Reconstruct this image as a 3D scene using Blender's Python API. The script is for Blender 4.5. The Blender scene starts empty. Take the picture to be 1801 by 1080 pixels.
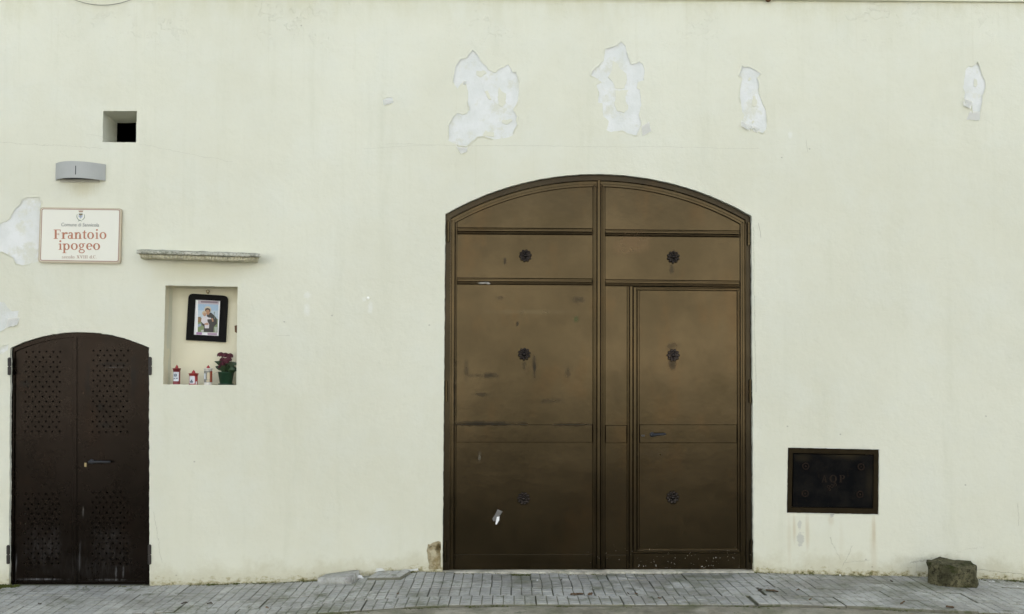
import bpy, bmesh, math, random
from mathutils import Vector, Matrix, noise

random.seed(7)
S = bpy.context.scene
COL = S.collection

# ------------------------------------------------------------------ camera, sky, sun, exposure
F = 1816.0                       # focal length in photo pixels (photo 1801 x 1080)
DIST = 8.0                       # metres from lens to the wall plane (y = 0)
PITCH = math.radians(2.8)
CZ = 1.629
cd = bpy.data.cameras.new('camera'); cam = bpy.data.objects.new('camera', cd); COL.objects.link(cam)
cam.location = (0, -DIST, CZ); cam.rotation_euler = (math.pi/2 + PITCH, 0, 0)
cd.sensor_width = 36.0; cd.lens = 36.0*F/1801.0; cd.clip_end = 2000; cd.clip_start = 0.05
S.camera = cam

SUN_EL = math.radians(38); SUN_AZ = math.radians(18)       # behind the building: the facade stands in its own shade
w = bpy.data.worlds.new('World'); S.world = w; w.use_nodes = True
wn = w.node_tree.nodes; wl = w.node_tree.links
bg = wn['Background']
sky = wn.new('ShaderNodeTexSky'); sky.sky_type = 'NISHITA'; sky.sun_disc = False
sky.sun_elevation = SUN_EL; sky.sun_rotation = SUN_AZ
sky.air_density = 1.0; sky.dust_density = 3.0; sky.ozone_density = 1.0
hs = wn.new('ShaderNodeHueSaturation'); hs.inputs['Saturation'].default_value = 0.42
wl.new(sky.outputs[0], hs.inputs['Color']); wl.new(hs.outputs[0], bg.inputs[0])
bg.inputs[1].default_value = 0.15
sd = bpy.data.lights.new('sun', 'SUN'); sd.energy = 4.0; sd.angle = math.radians(0.6); sd.color = (1.0, 0.97, 0.91)
sun = bpy.data.objects.new('sun', sd); COL.objects.link(sun)
sv = Vector((math.sin(SUN_AZ)*math.cos(SUN_EL), math.cos(SUN_AZ)*math.cos(SUN_EL), math.sin(SUN_EL)))
sun.rotation_euler = sv.to_track_quat('Z', 'Y').to_euler()
S.view_settings.view_transform = 'Standard'; S.view_settings.look = 'None'
S.view_settings.gamma = 1.0; S.view_settings.use_curve_mapping = False
S.view_settings.exposure = 1.62

# ------------------------------------------------------------------ helpers
cp, sp = math.cos(PITCH), math.sin(PITCH)
def at(px, py, y=0.0):
    """world point seen at a photo pixel, on the plane of constant y"""
    u = (px-900.5)/F; v = (540-py)/F
    d = Vector((u, cp - v*sp, sp + v*cp)); t = (y+DIST)/d.y
    return Vector((u*t, y, CZ + d.z*t))
def xz(px, py, y=0.0):
    p = at(px, py, y); return (p.x, p.z)
MPX = 1/227.0                    # metres per photo pixel on the wall

def link(name, me, mat=None, parent=None, smooth=False):
    o = bpy.data.objects.new(name, me); COL.objects.link(o)
    if mat is not None and not me.materials:
        for m in (mat if isinstance(mat, (list, tuple)) else [mat]): me.materials.append(m)
    if parent is not None: o.parent = parent
    if smooth:
        for p in me.polygons: p.use_smooth = True
    return o
def from_bm(name, bm, mat=None, parent=None, smooth=False):
    bmesh.ops.recalc_face_normals(bm, faces=bm.faces)
    me = bpy.data.meshes.new(name); bm.to_mesh(me); bm.free()
    return link(name, me, mat, parent, smooth)
def empty(name, loc=(0, 0, 0)):
    o = bpy.data.objects.new(name, None); COL.objects.link(o); o.location = loc; o.empty_display_size = .1
    return o
def tag(o, label=None, cat=None, group=None, kind=None):
    if label: o['label'] = label
    if cat: o['category'] = cat
    if group: o['group'] = group
    if kind: o['kind'] = kind
    return o
def adopt(o, root):
    """parent o to an empty that has a location, keeping o where it stands"""
    o.parent = root; o.matrix_parent_inverse = Matrix.Translation(-root.location)
    return o

def fill_mesh(loops, y0, thick):
    """a plate lying in the wall plane: loops of (x, z), even-odd holes, front face at y0, back at y0+thick"""
    cu = bpy.data.curves.new('tmp', 'CURVE'); cu.dimensions = '2D'; cu.fill_mode = 'BOTH'; cu.extrude = thick/2
    for lp in loops:
        s = cu.splines.new('POLY'); s.points.add(len(lp)-1)
        for p, q in zip(s.points, lp): p.co = (q[0], q[1], 0, 1)
        s.use_cyclic_u = True
    o = bpy.data.objects.new('tmp', cu); COL.objects.link(o)
    dg = bpy.context.evaluated_depsgraph_get(); dg.update()
    me = bpy.data.meshes.new_from_object(o.evaluated_get(dg))
    bpy.data.objects.remove(o); bpy.data.curves.remove(cu)
    for v in me.vertices:
        x, y, z = v.co; v.co = (x, y0 + thick/2 - z, y)
    for p in me.polygons: p.use_smooth = False
    me.materials.clear()
    return me
def plate(name, loops, y0, thick, mat, parent=None, pxl=True):
    if pxl: loops = [[xz(a, b, y0) for a, b in lp] for lp in loops]
    return link(name, fill_mesh(loops, y0, thick), mat, parent)

def rough(lp, step=6, amp=0.7, seed=0):
    """subdivide a pixel outline and make it a little uneven"""
    out = []
    n = len(lp)
    for i in range(n):
        a = Vector((lp[i][0], lp[i][1], 0)); b = Vector((lp[(i+1) % n][0], lp[(i+1) % n][1], 0))
        k = max(1, int((b-a).length/step))
        for j in range(k):
            p = a.lerp(b, j/k)
            q = noise.noise_vector(Vector((p.x*.13, p.y*.13, seed)))*amp + noise.noise_vector(Vector((p.x*.5, p.y*.5, seed+9)))*amp*.7
            out.append((p.x+q.x, p.y+q.y))
    return out

def bm_prism(bm, front, back):
    """closed solid between two loops of equal length"""
    f = [bm.verts.new(p) for p in front]; b = [bm.verts.new(p) for p in back]
    n = len(f)
    bm.faces.new(f); bm.faces.new(b[::-1])
    for i in range(n):
        j = (i+1) % n
        bm.faces.new((f[i], f[j], b[j], b[i]))
def bm_bar(bm, quad, yf, depth, ch=0.003):
    """a bar in the wall plane from four pixel corners (tl, tr, br, bl), front edges chamfered"""
    P = [at(a, b, yf) for a, b in quad]
    c = sum(P, Vector())/4
    e1 = (P[1]-P[0]).normalized(); e2 = (P[3]-P[0]).normalized()
    sg = [(1, 1), (-1, 1), (-1, -1), (1, -1)]
    inner = [p + e1*ch*s[0] + e2*ch*s[1] for p, s in zip(P, sg)]
    mid = [p + Vector((0, ch, 0)) for p in P]; back = [p + Vector((0, depth, 0)) for p in P]
    vs = [[bm.verts.new(p) for p in r] for r in (inner, mid, back)]
    bm.faces.new(vs[0])
    for r in range(2):
        for i in range(4):
            j = (i+1) % 4
            bm.faces.new((vs[r][i], vs[r][j], vs[r+1][j], vs[r+1][i]))
    bm.faces.new(vs[2][::-1])
def rq(x0, y0, x1, y1, tilt=0.0):
    return [(x0, y0), (x1, y0+tilt), (x1, y1+tilt), (x0, y1)]
def bar(name, quads, yf, depth, mat, parent, ch=0.003):
    bm = bmesh.new()
    if isinstance(quads[0][0], (int, float)): quads = [quads]
    for q in quads: bm_bar(bm, q, yf, depth, ch)
    return from_bm(name, bm, mat, parent)
def bm_box(bm, lo, hi, rot=None, about=None):
    r = bmesh.ops.create_cube(bm, size=1)['verts']
    lo = Vector(lo); hi = Vector(hi); c = (lo+hi)/2; s = hi-lo
    for v in r:
        v.co = Vector((v.co.x*s.x, v.co.y*s.y, v.co.z*s.z)) + c
        if rot: v.co = rot @ (v.co-about) + about
    return r
def bm_lathe(bm, prof, c, seg=20, axis='Z'):
    """prof: list of (radius, height)"""
    rings = []
    for r, h in prof:
        ring = []
        for i in range(seg):
            a = 2*math.pi*i/seg
            if axis == 'Z': p = Vector((r*math.cos(a), r*math.sin(a), h))
            else: p = Vector((r*math.cos(a), -h, r*math.sin(a)))
            ring.append(bm.verts.new(p + Vector(c)))
        rings.append(ring)
    for a, b in zip(rings, rings[1:]):
        for i in range(seg):
            j = (i+1) % seg
            bm.faces.new((a[i], a[j], b[j], b[i]))
    if prof[0][0] > 1e-6: bm.faces.new(rings[0][::-1])
    if prof[-1][0] > 1e-6: bm.faces.new(rings[-1])
def bm_tube(bm, pts, r, seg=8):
    rings = []
    n = len(pts)
    for i, p in enumerate(pts):
        p = Vector(p); d = (Vector(pts[min(i+1, n-1)])-Vector(pts[max(i-1, 0)])).normalized()
        a = d.orthogonal().normalized(); b = d.cross(a)
        rr = r[i] if isinstance(r, (list, tuple)) else r
        if i and rings:
            # keep frame stable
            a = (lasta - d*lasta.dot(d)).normalized(); b = d.cross(a)
        lasta = a
        rings.append([bm.verts.new(p + (a*math.cos(2*math.pi*k/seg)+b*math.sin(2*math.pi*k/seg))*rr) for k in range(seg)])
    for a, b in zip(rings, rings[1:]):
        for k in range(seg):
            j = (k+1) % seg
            bm.faces.new((a[k], a[j], b[j], b[k]))
    bm.faces.new(rings[0][::-1]); bm.faces.new(rings[-1])
def bm_torus(bm, c, R, r, seg=18, ms=6):
    """ring lying parallel to the wall"""
    rings = []
    for i in range(seg):
        a = 2*math.pi*i/seg
        rings.append([bm.verts.new(Vector(c)+Vector(((R+r*math.cos(t))*math.cos(a), r*math.sin(t), (R+r*math.cos(t))*math.sin(a)))) for t in [2*math.pi*k/ms for k in range(ms)]])
    for i in range(seg):
        a, b = rings[i], rings[(i+1) % seg]
        for k in range(ms):
            j = (k+1) % ms
            bm.faces.new((a[k], a[j], b[j], b[k]))

# ------------------------------------------------------------------ materials
class NT:
    def __init__(s, name):
        s.m = bpy.data.materials.new(name); s.m.use_nodes = True
        s.n = s.m.node_tree.nodes; s.l = s.m.node_tree.links
        s.b = s.n['Principled BSDF']; s._pos = None; s._xyz = None
    def new(s, t, **kw):
        o = s.n.new(t)
        for k, v in kw.items(): setattr(o, k, v)
        return o
    def put(s, sock, v):
        if hasattr(v, 'is_linked') or isinstance(v, bpy.types.NodeSocket): s.l.new(v, sock)
        elif isinstance(v, (tuple, list)) and len(v) == 3 and sock.type == 'RGBA': sock.default_value = (*v, 1)
        else: sock.default_value = v
    def math(s, op, a, b=0.0, c=0.0, clamp=False):
        o = s.new('ShaderNodeMath', operation=op, use_clamp=clamp)
        s.put(o.inputs[0], a); s.put(o.inputs[1], b); s.put(o.inputs[2], c)
        return o.outputs[0]
    def pos(s, obj=False):
        if s._pos is None:
            s._pos = s.new('ShaderNodeTexCoord').outputs['Object'] if obj else s.new('ShaderNodeNewGeometry').outputs['Position']
        return s._pos
    def xyz(s):
        if s._xyz is None:
            o = s.new('ShaderNodeSeparateXYZ'); s.l.new(s.pos(), o.inputs[0]); s._xyz = o.outputs
        return s._xyz
    def noise(s, scale, detail=4, rough=.55, vec=None, dist=0.0, out=0):
        o = s.new('ShaderNodeTexNoise'); s.l.new(vec or s.pos(), o.inputs['Vector'])
        o.inputs['Scale'].default_value = scale; o.inputs['Detail'].default_value = detail
        o.inputs['Roughness'].default_value = rough; o.inputs['Distortion'].default_value = dist
        return o.outputs[out]
    def stretch(s, sx, sy, sz):
        o = s.new('ShaderNodeVectorMath', operation='MULTIPLY'); s.l.new(s.pos(), o.inputs[0]); o.inputs[1].default_value = (sx, sy, sz)
        return o.outputs[0]
    def ramp(s, v, a, b, lo=0.0, hi=1.0):
        o = s.new('ShaderNodeMapRange', interpolation_type='SMOOTHSTEP'); s.put(o.inputs[0], v)
        o.inputs[1].default_value = a; o.inputs[2].default_value = b; o.inputs[3].default_value = lo; o.inputs[4].default_value = hi
        return o.outputs[0]
    def mix(s, f, a, b):
        o = s.new('ShaderNodeMix', data_type='RGBA'); s.put(o.inputs[0], f); s.put(o.inputs[6], a); s.put(o.inputs[7], b)
        return o.outputs[2]
    def mul(s, a, b): return s.math('MULTIPLY', a, b)
    def blob(s, px, py, rx, ry, nz, soft=.5, wob=.8):
        """a stain with its own place and ragged outline: radii in photo pixels"""
        x, y, z = s.xyz(); c = at(px, py)
        a = s.math('DIVIDE', s.math('SUBTRACT', x, c.x), rx*MPX); b = s.math('DIVIDE', s.math('SUBTRACT', z, c.z), ry*MPX)
        d = s.math('SQRT', s.math('ADD', s.mul(a, a), s.mul(b, b)))
        d = s.math('ADD', d, s.mul(s.math('SUBTRACT', nz, .5), wob*2))
        return s.ramp(d, 1.0, 1.0-soft, 0, 1)
    def seg(s, a, b, width, nz, amp):
        """a hairline from pixel a to pixel b"""
        x, y, z = s.xyz(); A = at(*a); B = at(*b); d = B-A; L = d.length; d = d/L
        dx = s.math('SUBTRACT', x, A.x); dz = s.math('SUBTRACT', z, A.z)
        t = s.math('ADD', s.mul(dx, d.x), s.mul(dz, d.z)); n = s.math('SUBTRACT', s.mul(dz, d.x), s.mul(dx, d.z))
        n = s.math('ABSOLUTE', s.math('ADD', n, s.mul(s.math('SUBTRACT', nz, .5), amp)))
        m = s.ramp(n, width, width*.3, 0, 1)
        return s.mul(m, s.mul(s.math('GREATER_THAN', t, 0), s.math('LESS_THAN', t, L)))
    def bump(s, h, strength=.3, dist=.01, prev=None):
        o = s.new('ShaderNodeBump'); o.inputs['Strength'].default_value = strength; o.inputs['Distance'].default_value = dist
        s.put(o.inputs['Height'], h)
        if prev is not None: s.l.new(prev, o.inputs['Normal'])
        return o.outputs[0]
    def done(s, col, rough=.8, metal=0.0, nrm=None, spec=.5, coat=None):
        s.put(s.b.inputs['Base Color'], col); s.put(s.b.inputs['Roughness'], rough); s.put(s.b.inputs['Metallic'], metal)
        s.b.inputs['Specular IOR Level'].default_value = spec
        if coat: s.b.inputs['Coat Weight'].default_value = coat[0]; s.b.inputs['Coat Roughness'].default_value = coat[1]
        if nrm is not None: s.l.new(nrm, s.b.inputs['Normal'])
        return s.m

def simple(name, col, rough=.7, metal=0.0, var=.15, scale=30, bump=.1, obj=False, spec=.5):
    t = NT(name); t.pos(obj)
    n = t.noise(scale)
    c = t.mix(n, tuple(v*(1-var) for v in col), tuple(min(1, v*(1+var)) for v in col))
    return t.done(c, rough, metal, t.bump(n, bump, .004), spec)

# wall base line and kerb line, read along the photo: pixel x -> pixel y
BASE = [(-900, 1036), (0, 1030), (264, 1030), (400, 1027), (480, 1025), (560, 1021), (640, 1013), (700, 1008), (745, 1005), (780, 1007), (1050, 1009), (1325, 1007), (1430, 1010), (1500, 1012), (1620, 1014), (1801, 1021), (2700, 1050)]
KERB = [(-900, 1125), (0, 1108), (300, 1096), (480, 1085), (600, 1075), (680, 1069), (760, 1065), (860, 1062), (1060, 1063), (1350, 1063), (1400, 1063), (1520, 1067), (1600, 1071), (1740, 1077), (1801, 1080), (2700, 1125)]
PW = 1.13                        # depth of the pavement
BX = [xz(a, b, 0) for a, b in BASE]; KX = [xz(a, b, -PW) for a, b in KERB]
def lin(tab, x):
    if x <= tab[0][0]: return tab[0][1]
    for (a, b), (c, d) in zip(tab, tab[1:]):
        if x <= c: return b + (d-b)*(x-a)/(c-a)
    return tab[-1][1]
def sm(tab, x): return sum(lin(tab, x+k*.06) for k in (-2, -1, 0, 1, 2))/5
def gz(x, y):
    s = min(1.0, max(0.0, -y/PW))
    return sm(BX, x)*(1-s) + sm(KX, x)*s
def roadz(x, y):
    d = -y-PW; f = min(1, max(0, d/6))
    return (sm(KX, x)-.012)*(1-f) + (-.10)*f
def ground_at(px, py):
    y = 0.0
    lo, hi = -3.0, .3
    for _ in range(40):
        y = (lo+hi)/2; p = at(px, py, y)
        z = gz(p.x, y) if y > -PW else roadz(p.x, y)
        if p.z > z: lo, hi = lo, hi; hi = hi; lo = y   # ray still above ground nearer the camera
        else: hi = y
    return at(px, py, y)

# --- facade paint
def wall_paint():
    t = NT('cream_wall_paint')
    x, y, z = t.xyz()
    big = t.noise(.55, 5, .6); med = t.noise(2.6, 6, .62); fine = t.noise(26, 5, .6); grit = t.noise(160, 3, .6)
    vert = t.noise(1.0, 5, .65, vec=t.stretch(5.5, 1, .5))
    base = t.mix(t.ramp(big, .35, .66), (.616, .612, .488), (.660, .659, .538))
    base = t.mix(t.mul(t.ramp(med, .4, .75), .42), base, (.650, .665, .575))
    base = t.mix(t.mul(t.ramp(vert, .52, .78), .30), base, (.53, .535, .405))
    base = t.mix(t.mul(t.ramp(fine, .56, .74), .16), base, (.51, .51, .395))
    base = t.mix(t.mul(t.ramp(grit, .5, .75), .10), base, (.46, .46, .36)); base = t.mix(t.mul(t.ramp(t.noise(12, 6, .7), .55, .75), .15), base, (.68, .69, .60))
    streak = t.noise(2.2, 6, .7, vec=t.stretch(9, 1, .25)); base = t.mix(t.mul(t.mul(t.ramp(streak, .55, .72), t.ramp(z, 1.2, 4.0)), .16), base, (.50, .49, .34))
    # yellow weathering under the top ledge
    top = t.mul(t.ramp(z, 4.17, 4.44), t.ramp(t.noise(1.7, 5, .7, vec=t.stretch(2.2, 1, .7)), .38, .68))
    base = t.mix(t.mul(top, .5), base, (.545, .53, .37))
    # foot of the wall: splash dirt, moss and damp
    cr = t.new('ShaderNodeValToRGB'); cr.color_ramp.interpolation = 'LINEAR'
    lo, hi = -4.6, 4.6; zl, zh = -.3, .2
    pts = [p for p in BX if lo <= p[0] <= hi]
    pts = pts[:32]
    els = cr.color_ramp.elements
    for i, (a, b) in enumerate(pts):
        f = (a-lo)/(hi-lo); e = els[i] if i < 2 else els.new(f)
        e.position = f; q = (b-zl)/(zh-zl); e.color = (q, q, q, 1)
    t.put(cr.inputs[0], t.ramp(x, lo, hi)) if False else t.put(cr.inputs[0], t.math('DIVIDE', t.math('SUBTRACT', x, lo), hi-lo))
    zb = t.math('ADD', t.mul(cr.outputs[0], zh-zl), zl)
    hg = t.math('SUBTRACT', z, zb)
    nb = t.noise(5, 6, .7); nb2 = t.noise(19, 6, .72, vec=t.stretch(1, 1, 1.6))
    h1 = t.math('SUBTRACT', hg, t.mul(t.math('SUBTRACT', nb, .42), .42))
    base = t.mix(t.mul(t.ramp(h1, .15, .0), .5), base, (.47, .44, .30))
    h2 = t.math('SUBTRACT', hg, t.mul(t.math('SUBTRACT', nb2, .5), .26))
    base = t.mix(t.mul(t.ramp(h2, .05, .0), t.ramp(nb, .36, .6, .25, .85)), base, (.29, .245, .11))
    h3 = t.math('SUBTRACT', hg, t.mul(t.math('SUBTRACT', nb2, .55), .22))
    base = t.mix(t.mul(t.ramp(h3, .026, .0), t.ramp(nb, .40, .55)), base, (.10, .10, .035))
    # pale filler dabs
    for (px, py, rx, ry) in [(541, 520, 8, 9), (540, 545, 7, 16), (651, 541, 6, 15), (640, 527, 5, 5), (1390, 238, 5, 9)]:
        base = t.mix(t.mul(t.blob(px, py, rx, ry, nb2, .7, .9), .42), base, (.72, .73, .68))
    # rust streaks under the utility cover, yellow tint of the shade under lamp and hood painted in
    st = t.noise(3, 5, .7, vec=t.stretch(30, 1, 2))
    for (px, py, rx, ry, k) in [(p_[0], p_[1], p_[2]*1.3, p_[3], p_[4]*.6) for p_ in [(1397, 930, 3, 34, .55), (1420, 936, 4, 44, .5), (1388, 950, 4, 60, .25), (1537, 935, 4, 42, .55), (1536, 965, 7, 60, .3), (1462, 915, 6, 14, .35), (1480, 960, 5, 60, .12)]]:
        base = t.mix(t.mul(t.blob(px, py, rx, ry, st, .8, .5), k), base, (.42, .31, .14))
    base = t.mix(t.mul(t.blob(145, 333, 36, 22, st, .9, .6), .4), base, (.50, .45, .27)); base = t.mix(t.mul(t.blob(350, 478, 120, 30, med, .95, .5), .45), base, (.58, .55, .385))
    for (px, py, rx, ry, k) in [(1408, 948, 7, 13, .6), (1406, 922, 4, 10, .5), (1463, 905, 5, 6, .8)]:
        base = t.mix(t.mul(t.blob(px, py, rx, ry, nb2, .3, 1.3), k), base, (.40, .40, .36))
    base = t.mix(t.mul(t.blob(1655, 990, 60, 22, nb2, .9, .8), .35), base, (.30, .27, .14))
    # specks
    for (px, py) in [(500, 566), (584, 555), (755, 572), (1698, 853), (1523, 984), (1534, 997), (342, 812), (1478, 764), (1734, 732), (1385, 750), (530, 45), (1375, 277), (310, 1012), (1424, 262)]:
        base = t.mix(t.mul(t.blob(px, py, 2.2, 1.9, grit, .8, .8), .5), base, (.16, .15, .11))
    # hairline cracks
    wob = t.noise(3.5, 6, .68); wob2 = t.noise(11, 5, .7)
    cr_m = None
    for a, b, wd, amp, k, nz in [((672, 254), (1335, 261), .0022, .05, .22, wob), ((0, 250), (180, 262), .002, .10, .26, wob), ((150, 236), (410, 285), .002, .08, .2, wob),
                                 ((1600, 990), (1640, 983), .006, .09, .3, wob2), ((1638, 982), (1730, 962), .003, .10, .16, wob2), ((1612, 984), (1611, 1012), .004, .04, .15, wob2), ((1480, 1000), (1500, 960), .0025, .05, .35, wob2), ((1460, 945), (1478, 985), .0025, .07, .35, wob2),
                                 ((1485, 990), (1530, 985), .0025, .05, .3, wob2), ((270, 900), (285, 990), .0025, .06, .3, wob2), ((1325, 400), (1329, 690), .003, .04, .35, wob2), ((1790, 885), (1792, 925), .0025, .03, .35, wob2), ((640, 262), (770, 255), .0018, .04, .2, wob),
                                 ((1700, 1000), (1801, 1010), .004, .06, .35, wob2), ((1334, 392), (1338, 418), .003, .02, .45, wob2), ((484, 590), (510, 590), .002, .02, .3, wob2), ((1418, 246), (1420, 268), .002, .02, .35, wob2)]:
        g = t.mul(t.seg(a, b, wd, nz, amp), k)
        cr_m = g if cr_m is None else t.math('MAXIMUM', cr_m, g)
    base = t.mix(cr_m, base, (.17, .155, .10))
    flake = t.ramp(t.noise(7.5, 6, .65), .53, .56)
    fz = t.mul(flake, t.mul(t.ramp(z, 3.9, 4.35), t.ramp(t.noise(.9, 2), .45, .6)))
    h = t.math('ADD', t.mul(med, .9), t.mul(fine, .22)); h = t.math('ADD', h, t.mul(grit, .05)); h = t.math('ADD', h, t.mul(big, 3.0))
    h = t.math('SUBTRACT', h, t.mul(cr_m, .35)); h = t.math('ADD', h, t.mul(fz, .25))
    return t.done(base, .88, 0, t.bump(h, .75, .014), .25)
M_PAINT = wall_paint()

def plaster():
    t = NT('bare_white_plaster')
    n = t.noise(5, 6, .6); f = t.noise(60, 4)
    c = t.mix(t.ramp(n, .35, .65), (.635, .65, .605), (.705, .715, .685))
    c = t.mix(t.mul(t.ramp(t.noise(4.4, 6, .72), .50, .62), .75), c, (.60, .60, .49)); c = t.mix(t.mul(t.ramp(t.noise(1.3, 4), .5, .62), .5), c, (.60, .62, .58))
    return t.done(c, .9, 0, t.bump(t.math('ADD', n, t.mul(f, .3)), .5, .014), .2)
M_PLAST = plaster()
M_NICHE = simple('yellowish_niche_limewash', (.70, .665, .50), .9, 0, .05, 7, .25, spec=.2)

def bronze(name, c0, c1, rough=.4, metal=.75, speck=False, marks=(), dusty=()):
    t = NT(name)
    x, y, z = t.xyz()
    a = t.noise(1.6, 5, .6); b = t.noise(8, 6, .65); g = t.noise(300, 2, .6); s = t.noise(3.2, 5, .65, vec=t.stretch(1.2, 1, .55))
    c = t.mix(t.ramp(a, .34, .66), c0, c1)
    c = t.mix(t.mul(t.ramp(b, .5, .8), .16), c, tuple(v*.66 for v in c0))
    gn = t.noise(120, 4, .7); c = t.mix(t.mul(t.ramp(gn, .5, .75), .22), c, tuple(v*.6 for v in c0)); c = t.mix(t.mul(t.ramp(s, .50, .70), .38), c, (c1[0]*1.15, c1[1]*.95, c1[2]*.8))
    r = t.math('ADD', t.mul(t.math('SUBTRACT', b, .5), .12), rough)
    nb = t.noise(14, 5, .65)
    for (px, py, rx, ry, k, cc) in marks:
        mk = t.mul(t.blob(px, py, rx*1.25, ry*1.25, nb, .97, .85), k)
        c = t.mix(mk, c, cc); r = t.math('ADD', r, t.mul(mk, .2))
    dm = None
    for (px, py, rx, ry, k) in dusty:
        q = t.mul(t.blob(px, py, rx, ry, nb, .9, .9), k); dm = q if dm is None else t.math('MAXIMUM', dm, q)
    if dm is not None:
        dm = t.mul(dm, t.ramp(t.noise(22, 5, .7, vec=t.stretch(2.2, 1, .4)), .35, .7))
        c = t.mix(dm, c, (.20, .205, .22)); r = t.math('ADD', r, t.mul(dm, .4)); mt = t.math('SUBTRACT', metal, t.mul(dm, .7), clamp=True)
    else: mt = metal
    if speck:
        v = t.new('ShaderNodeTexVoronoi'); v.inputs['Scale'].default_value = 75; t.l.new(t.pos(), v.inputs['Vector'])
        thr = t.mul(t.ramp(t.noise(30, 2), .44, .70), .20)
        dens = t.mul(t.ramp(z, .34, .02), t.ramp(x, .05, 1.0, .12, 1))
        sp_ = t.math('LESS_THAN', v.outputs['Distance'], t.mul(thr, dens))
        c = t.mix(sp_, c, (.55, .53, .47)); mt = t.math('SUBTRACT', mt, sp_, clamp=True)
    h = t.math('ADD', t.mul(a, 6.0), t.mul(g, .05)); h = t.math('ADD', h, t.mul(b, .25))
    return t.done(c, r, mt, t.bump(h, .10, .006), .4)

DK = (.014, .0135, .012)
M_GATE = bronze('brown_metallic_gate_paint', (.040, .0305, .0165), (.0545, .041, .0222), .23, .96, True,
    marks=[(940, 645, 4, 22, .8, DK), (862, 660, 13, 5, .6, DK), (819, 652, 6, 22, .35, DK), (845, 694, 16, 5, .5, DK), (838, 661, 26, 4, .25, DK), (1014, 562, 6, 7, .6, (.03, .045, .02)), (888, 459, 3, 8, .6, DK),
           (1018, 526, 14, 8, .4, DK), (860, 746, 75, 5, .75, DK), (1010, 748, 40, 4, .5, DK), (1000, 655, 8, 14, .35, DK), (970, 706, 22, 6, .35, DK), (880, 523, 10, 5, .3, DK), (799, 690, 3, 60, .6, DK),
           (930, 548, 90, 5, .25, (.09, .075, .045)), (1115, 425, 40, 26, .3, (.11, .07, .04)), (1184, 640, 8, 16, .6, DK), (1184, 608, 14, 8, .4, DK), (1184, 470, 5, 14, .5, DK), (922, 644, 4, 10, .4, DK),
           (850, 497, 10, 2.2, .9, (.6, .6, .58)), (858, 497.5, 4, 1.8, .95, (.8, .8, .78)), (843, 806, 3, 10, .25, (.3, .3, .28)), (910, 570, 2.5, 5, .7, DK), (1085, 690, 16, 40, .08, DK), (1150, 800, 70, 10, .2, DK)])
M_ROSE = bronze('dark_iron_rosette', (.030, .025, .021), (.055, .047, .041), .26, 1.0)
M_GATEDK = bronze('shade_darkened_gate_frame', (.026, .021, .014), (.036, .029, .018), .3, .96)  # gate brown darkened, painting the arch's shade into the frame
M_SDOOR = bronze('dark_brown_small_door_paint', (.0105, .0078, .0056), (.014, .0103, .0078), .28, .9,
    marks=[(150, 668, 5, 26, .6, DK), (231, 665, 6, 40, .6, DK), (195, 640, 40, 4, .35, DK), (40, 675, 12, 6, .4, DK), (142, 902, 1.2, 12, .5, (.2, .2, .2)), (172, 716, 6, 6, .5, DK), (183, 748, 16, 7, .4, DK)],
    dusty=[(75, 968, 54, 50, .11), (185, 962, 48, 44, .09), (140, 1000, 120, 30, .08), (70, 1021, 58, 2.5, .7), (185, 1022, 52, 2.5, .5), (136, 985, 2, 44, .35), (23, 1005, 2, 30, .7), (200, 1005, 2.5, 14, .5), (213, 1005, 3, 16, .45), (197, 646, 26, 1.2, .25)])
M_HINGE = simple('brown_hinge_paint', (.022, .017, .013), .6, 0, .3, 40, .1)
M_IRON = simple('black_iron', (.010, .0115, .013), .5, 0, .3, 60, .2)
M_CAST = None
def cast():
    t = NT('rusty_black_cast_iron')
    n = t.noise(6, 6, .7); f = t.noise(45, 5, .65); x, y, z = t.xyz()
    c = t.mix(t.ramp(n, .4, .62), (.003, .0033, .0036), (.008, .0075, .0065))
    c = t.mix(t.mul(t.ramp(f, .52, .7), .5), c, (.014, .010, .006))
    for (px, py, rx, ry, k) in [(1490, 800, 50, 12, .8), (1412, 805, 20, 10, .55), (1530, 850, 12, 40, .45)]:
        c = t.mix(t.mul(t.blob(px, py, rx, ry, n, .9, .9), k), c, (.028, .022, .012))
    return t.done(c, .9, 0, t.bump(t.math('ADD', n, t.mul(f, .4)), .5, .006), .06)
M_CAST = cast()
M_CASTF = simple('rust_brown_iron', (.020, .0145, .007), .9, 0, .6, 14, .5, spec=.06)
M_RELIEF = simple('worn_rust_relief', (.021, .0145, .0105), .9, 0, .5, 60, .3, spec=.06)

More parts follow.
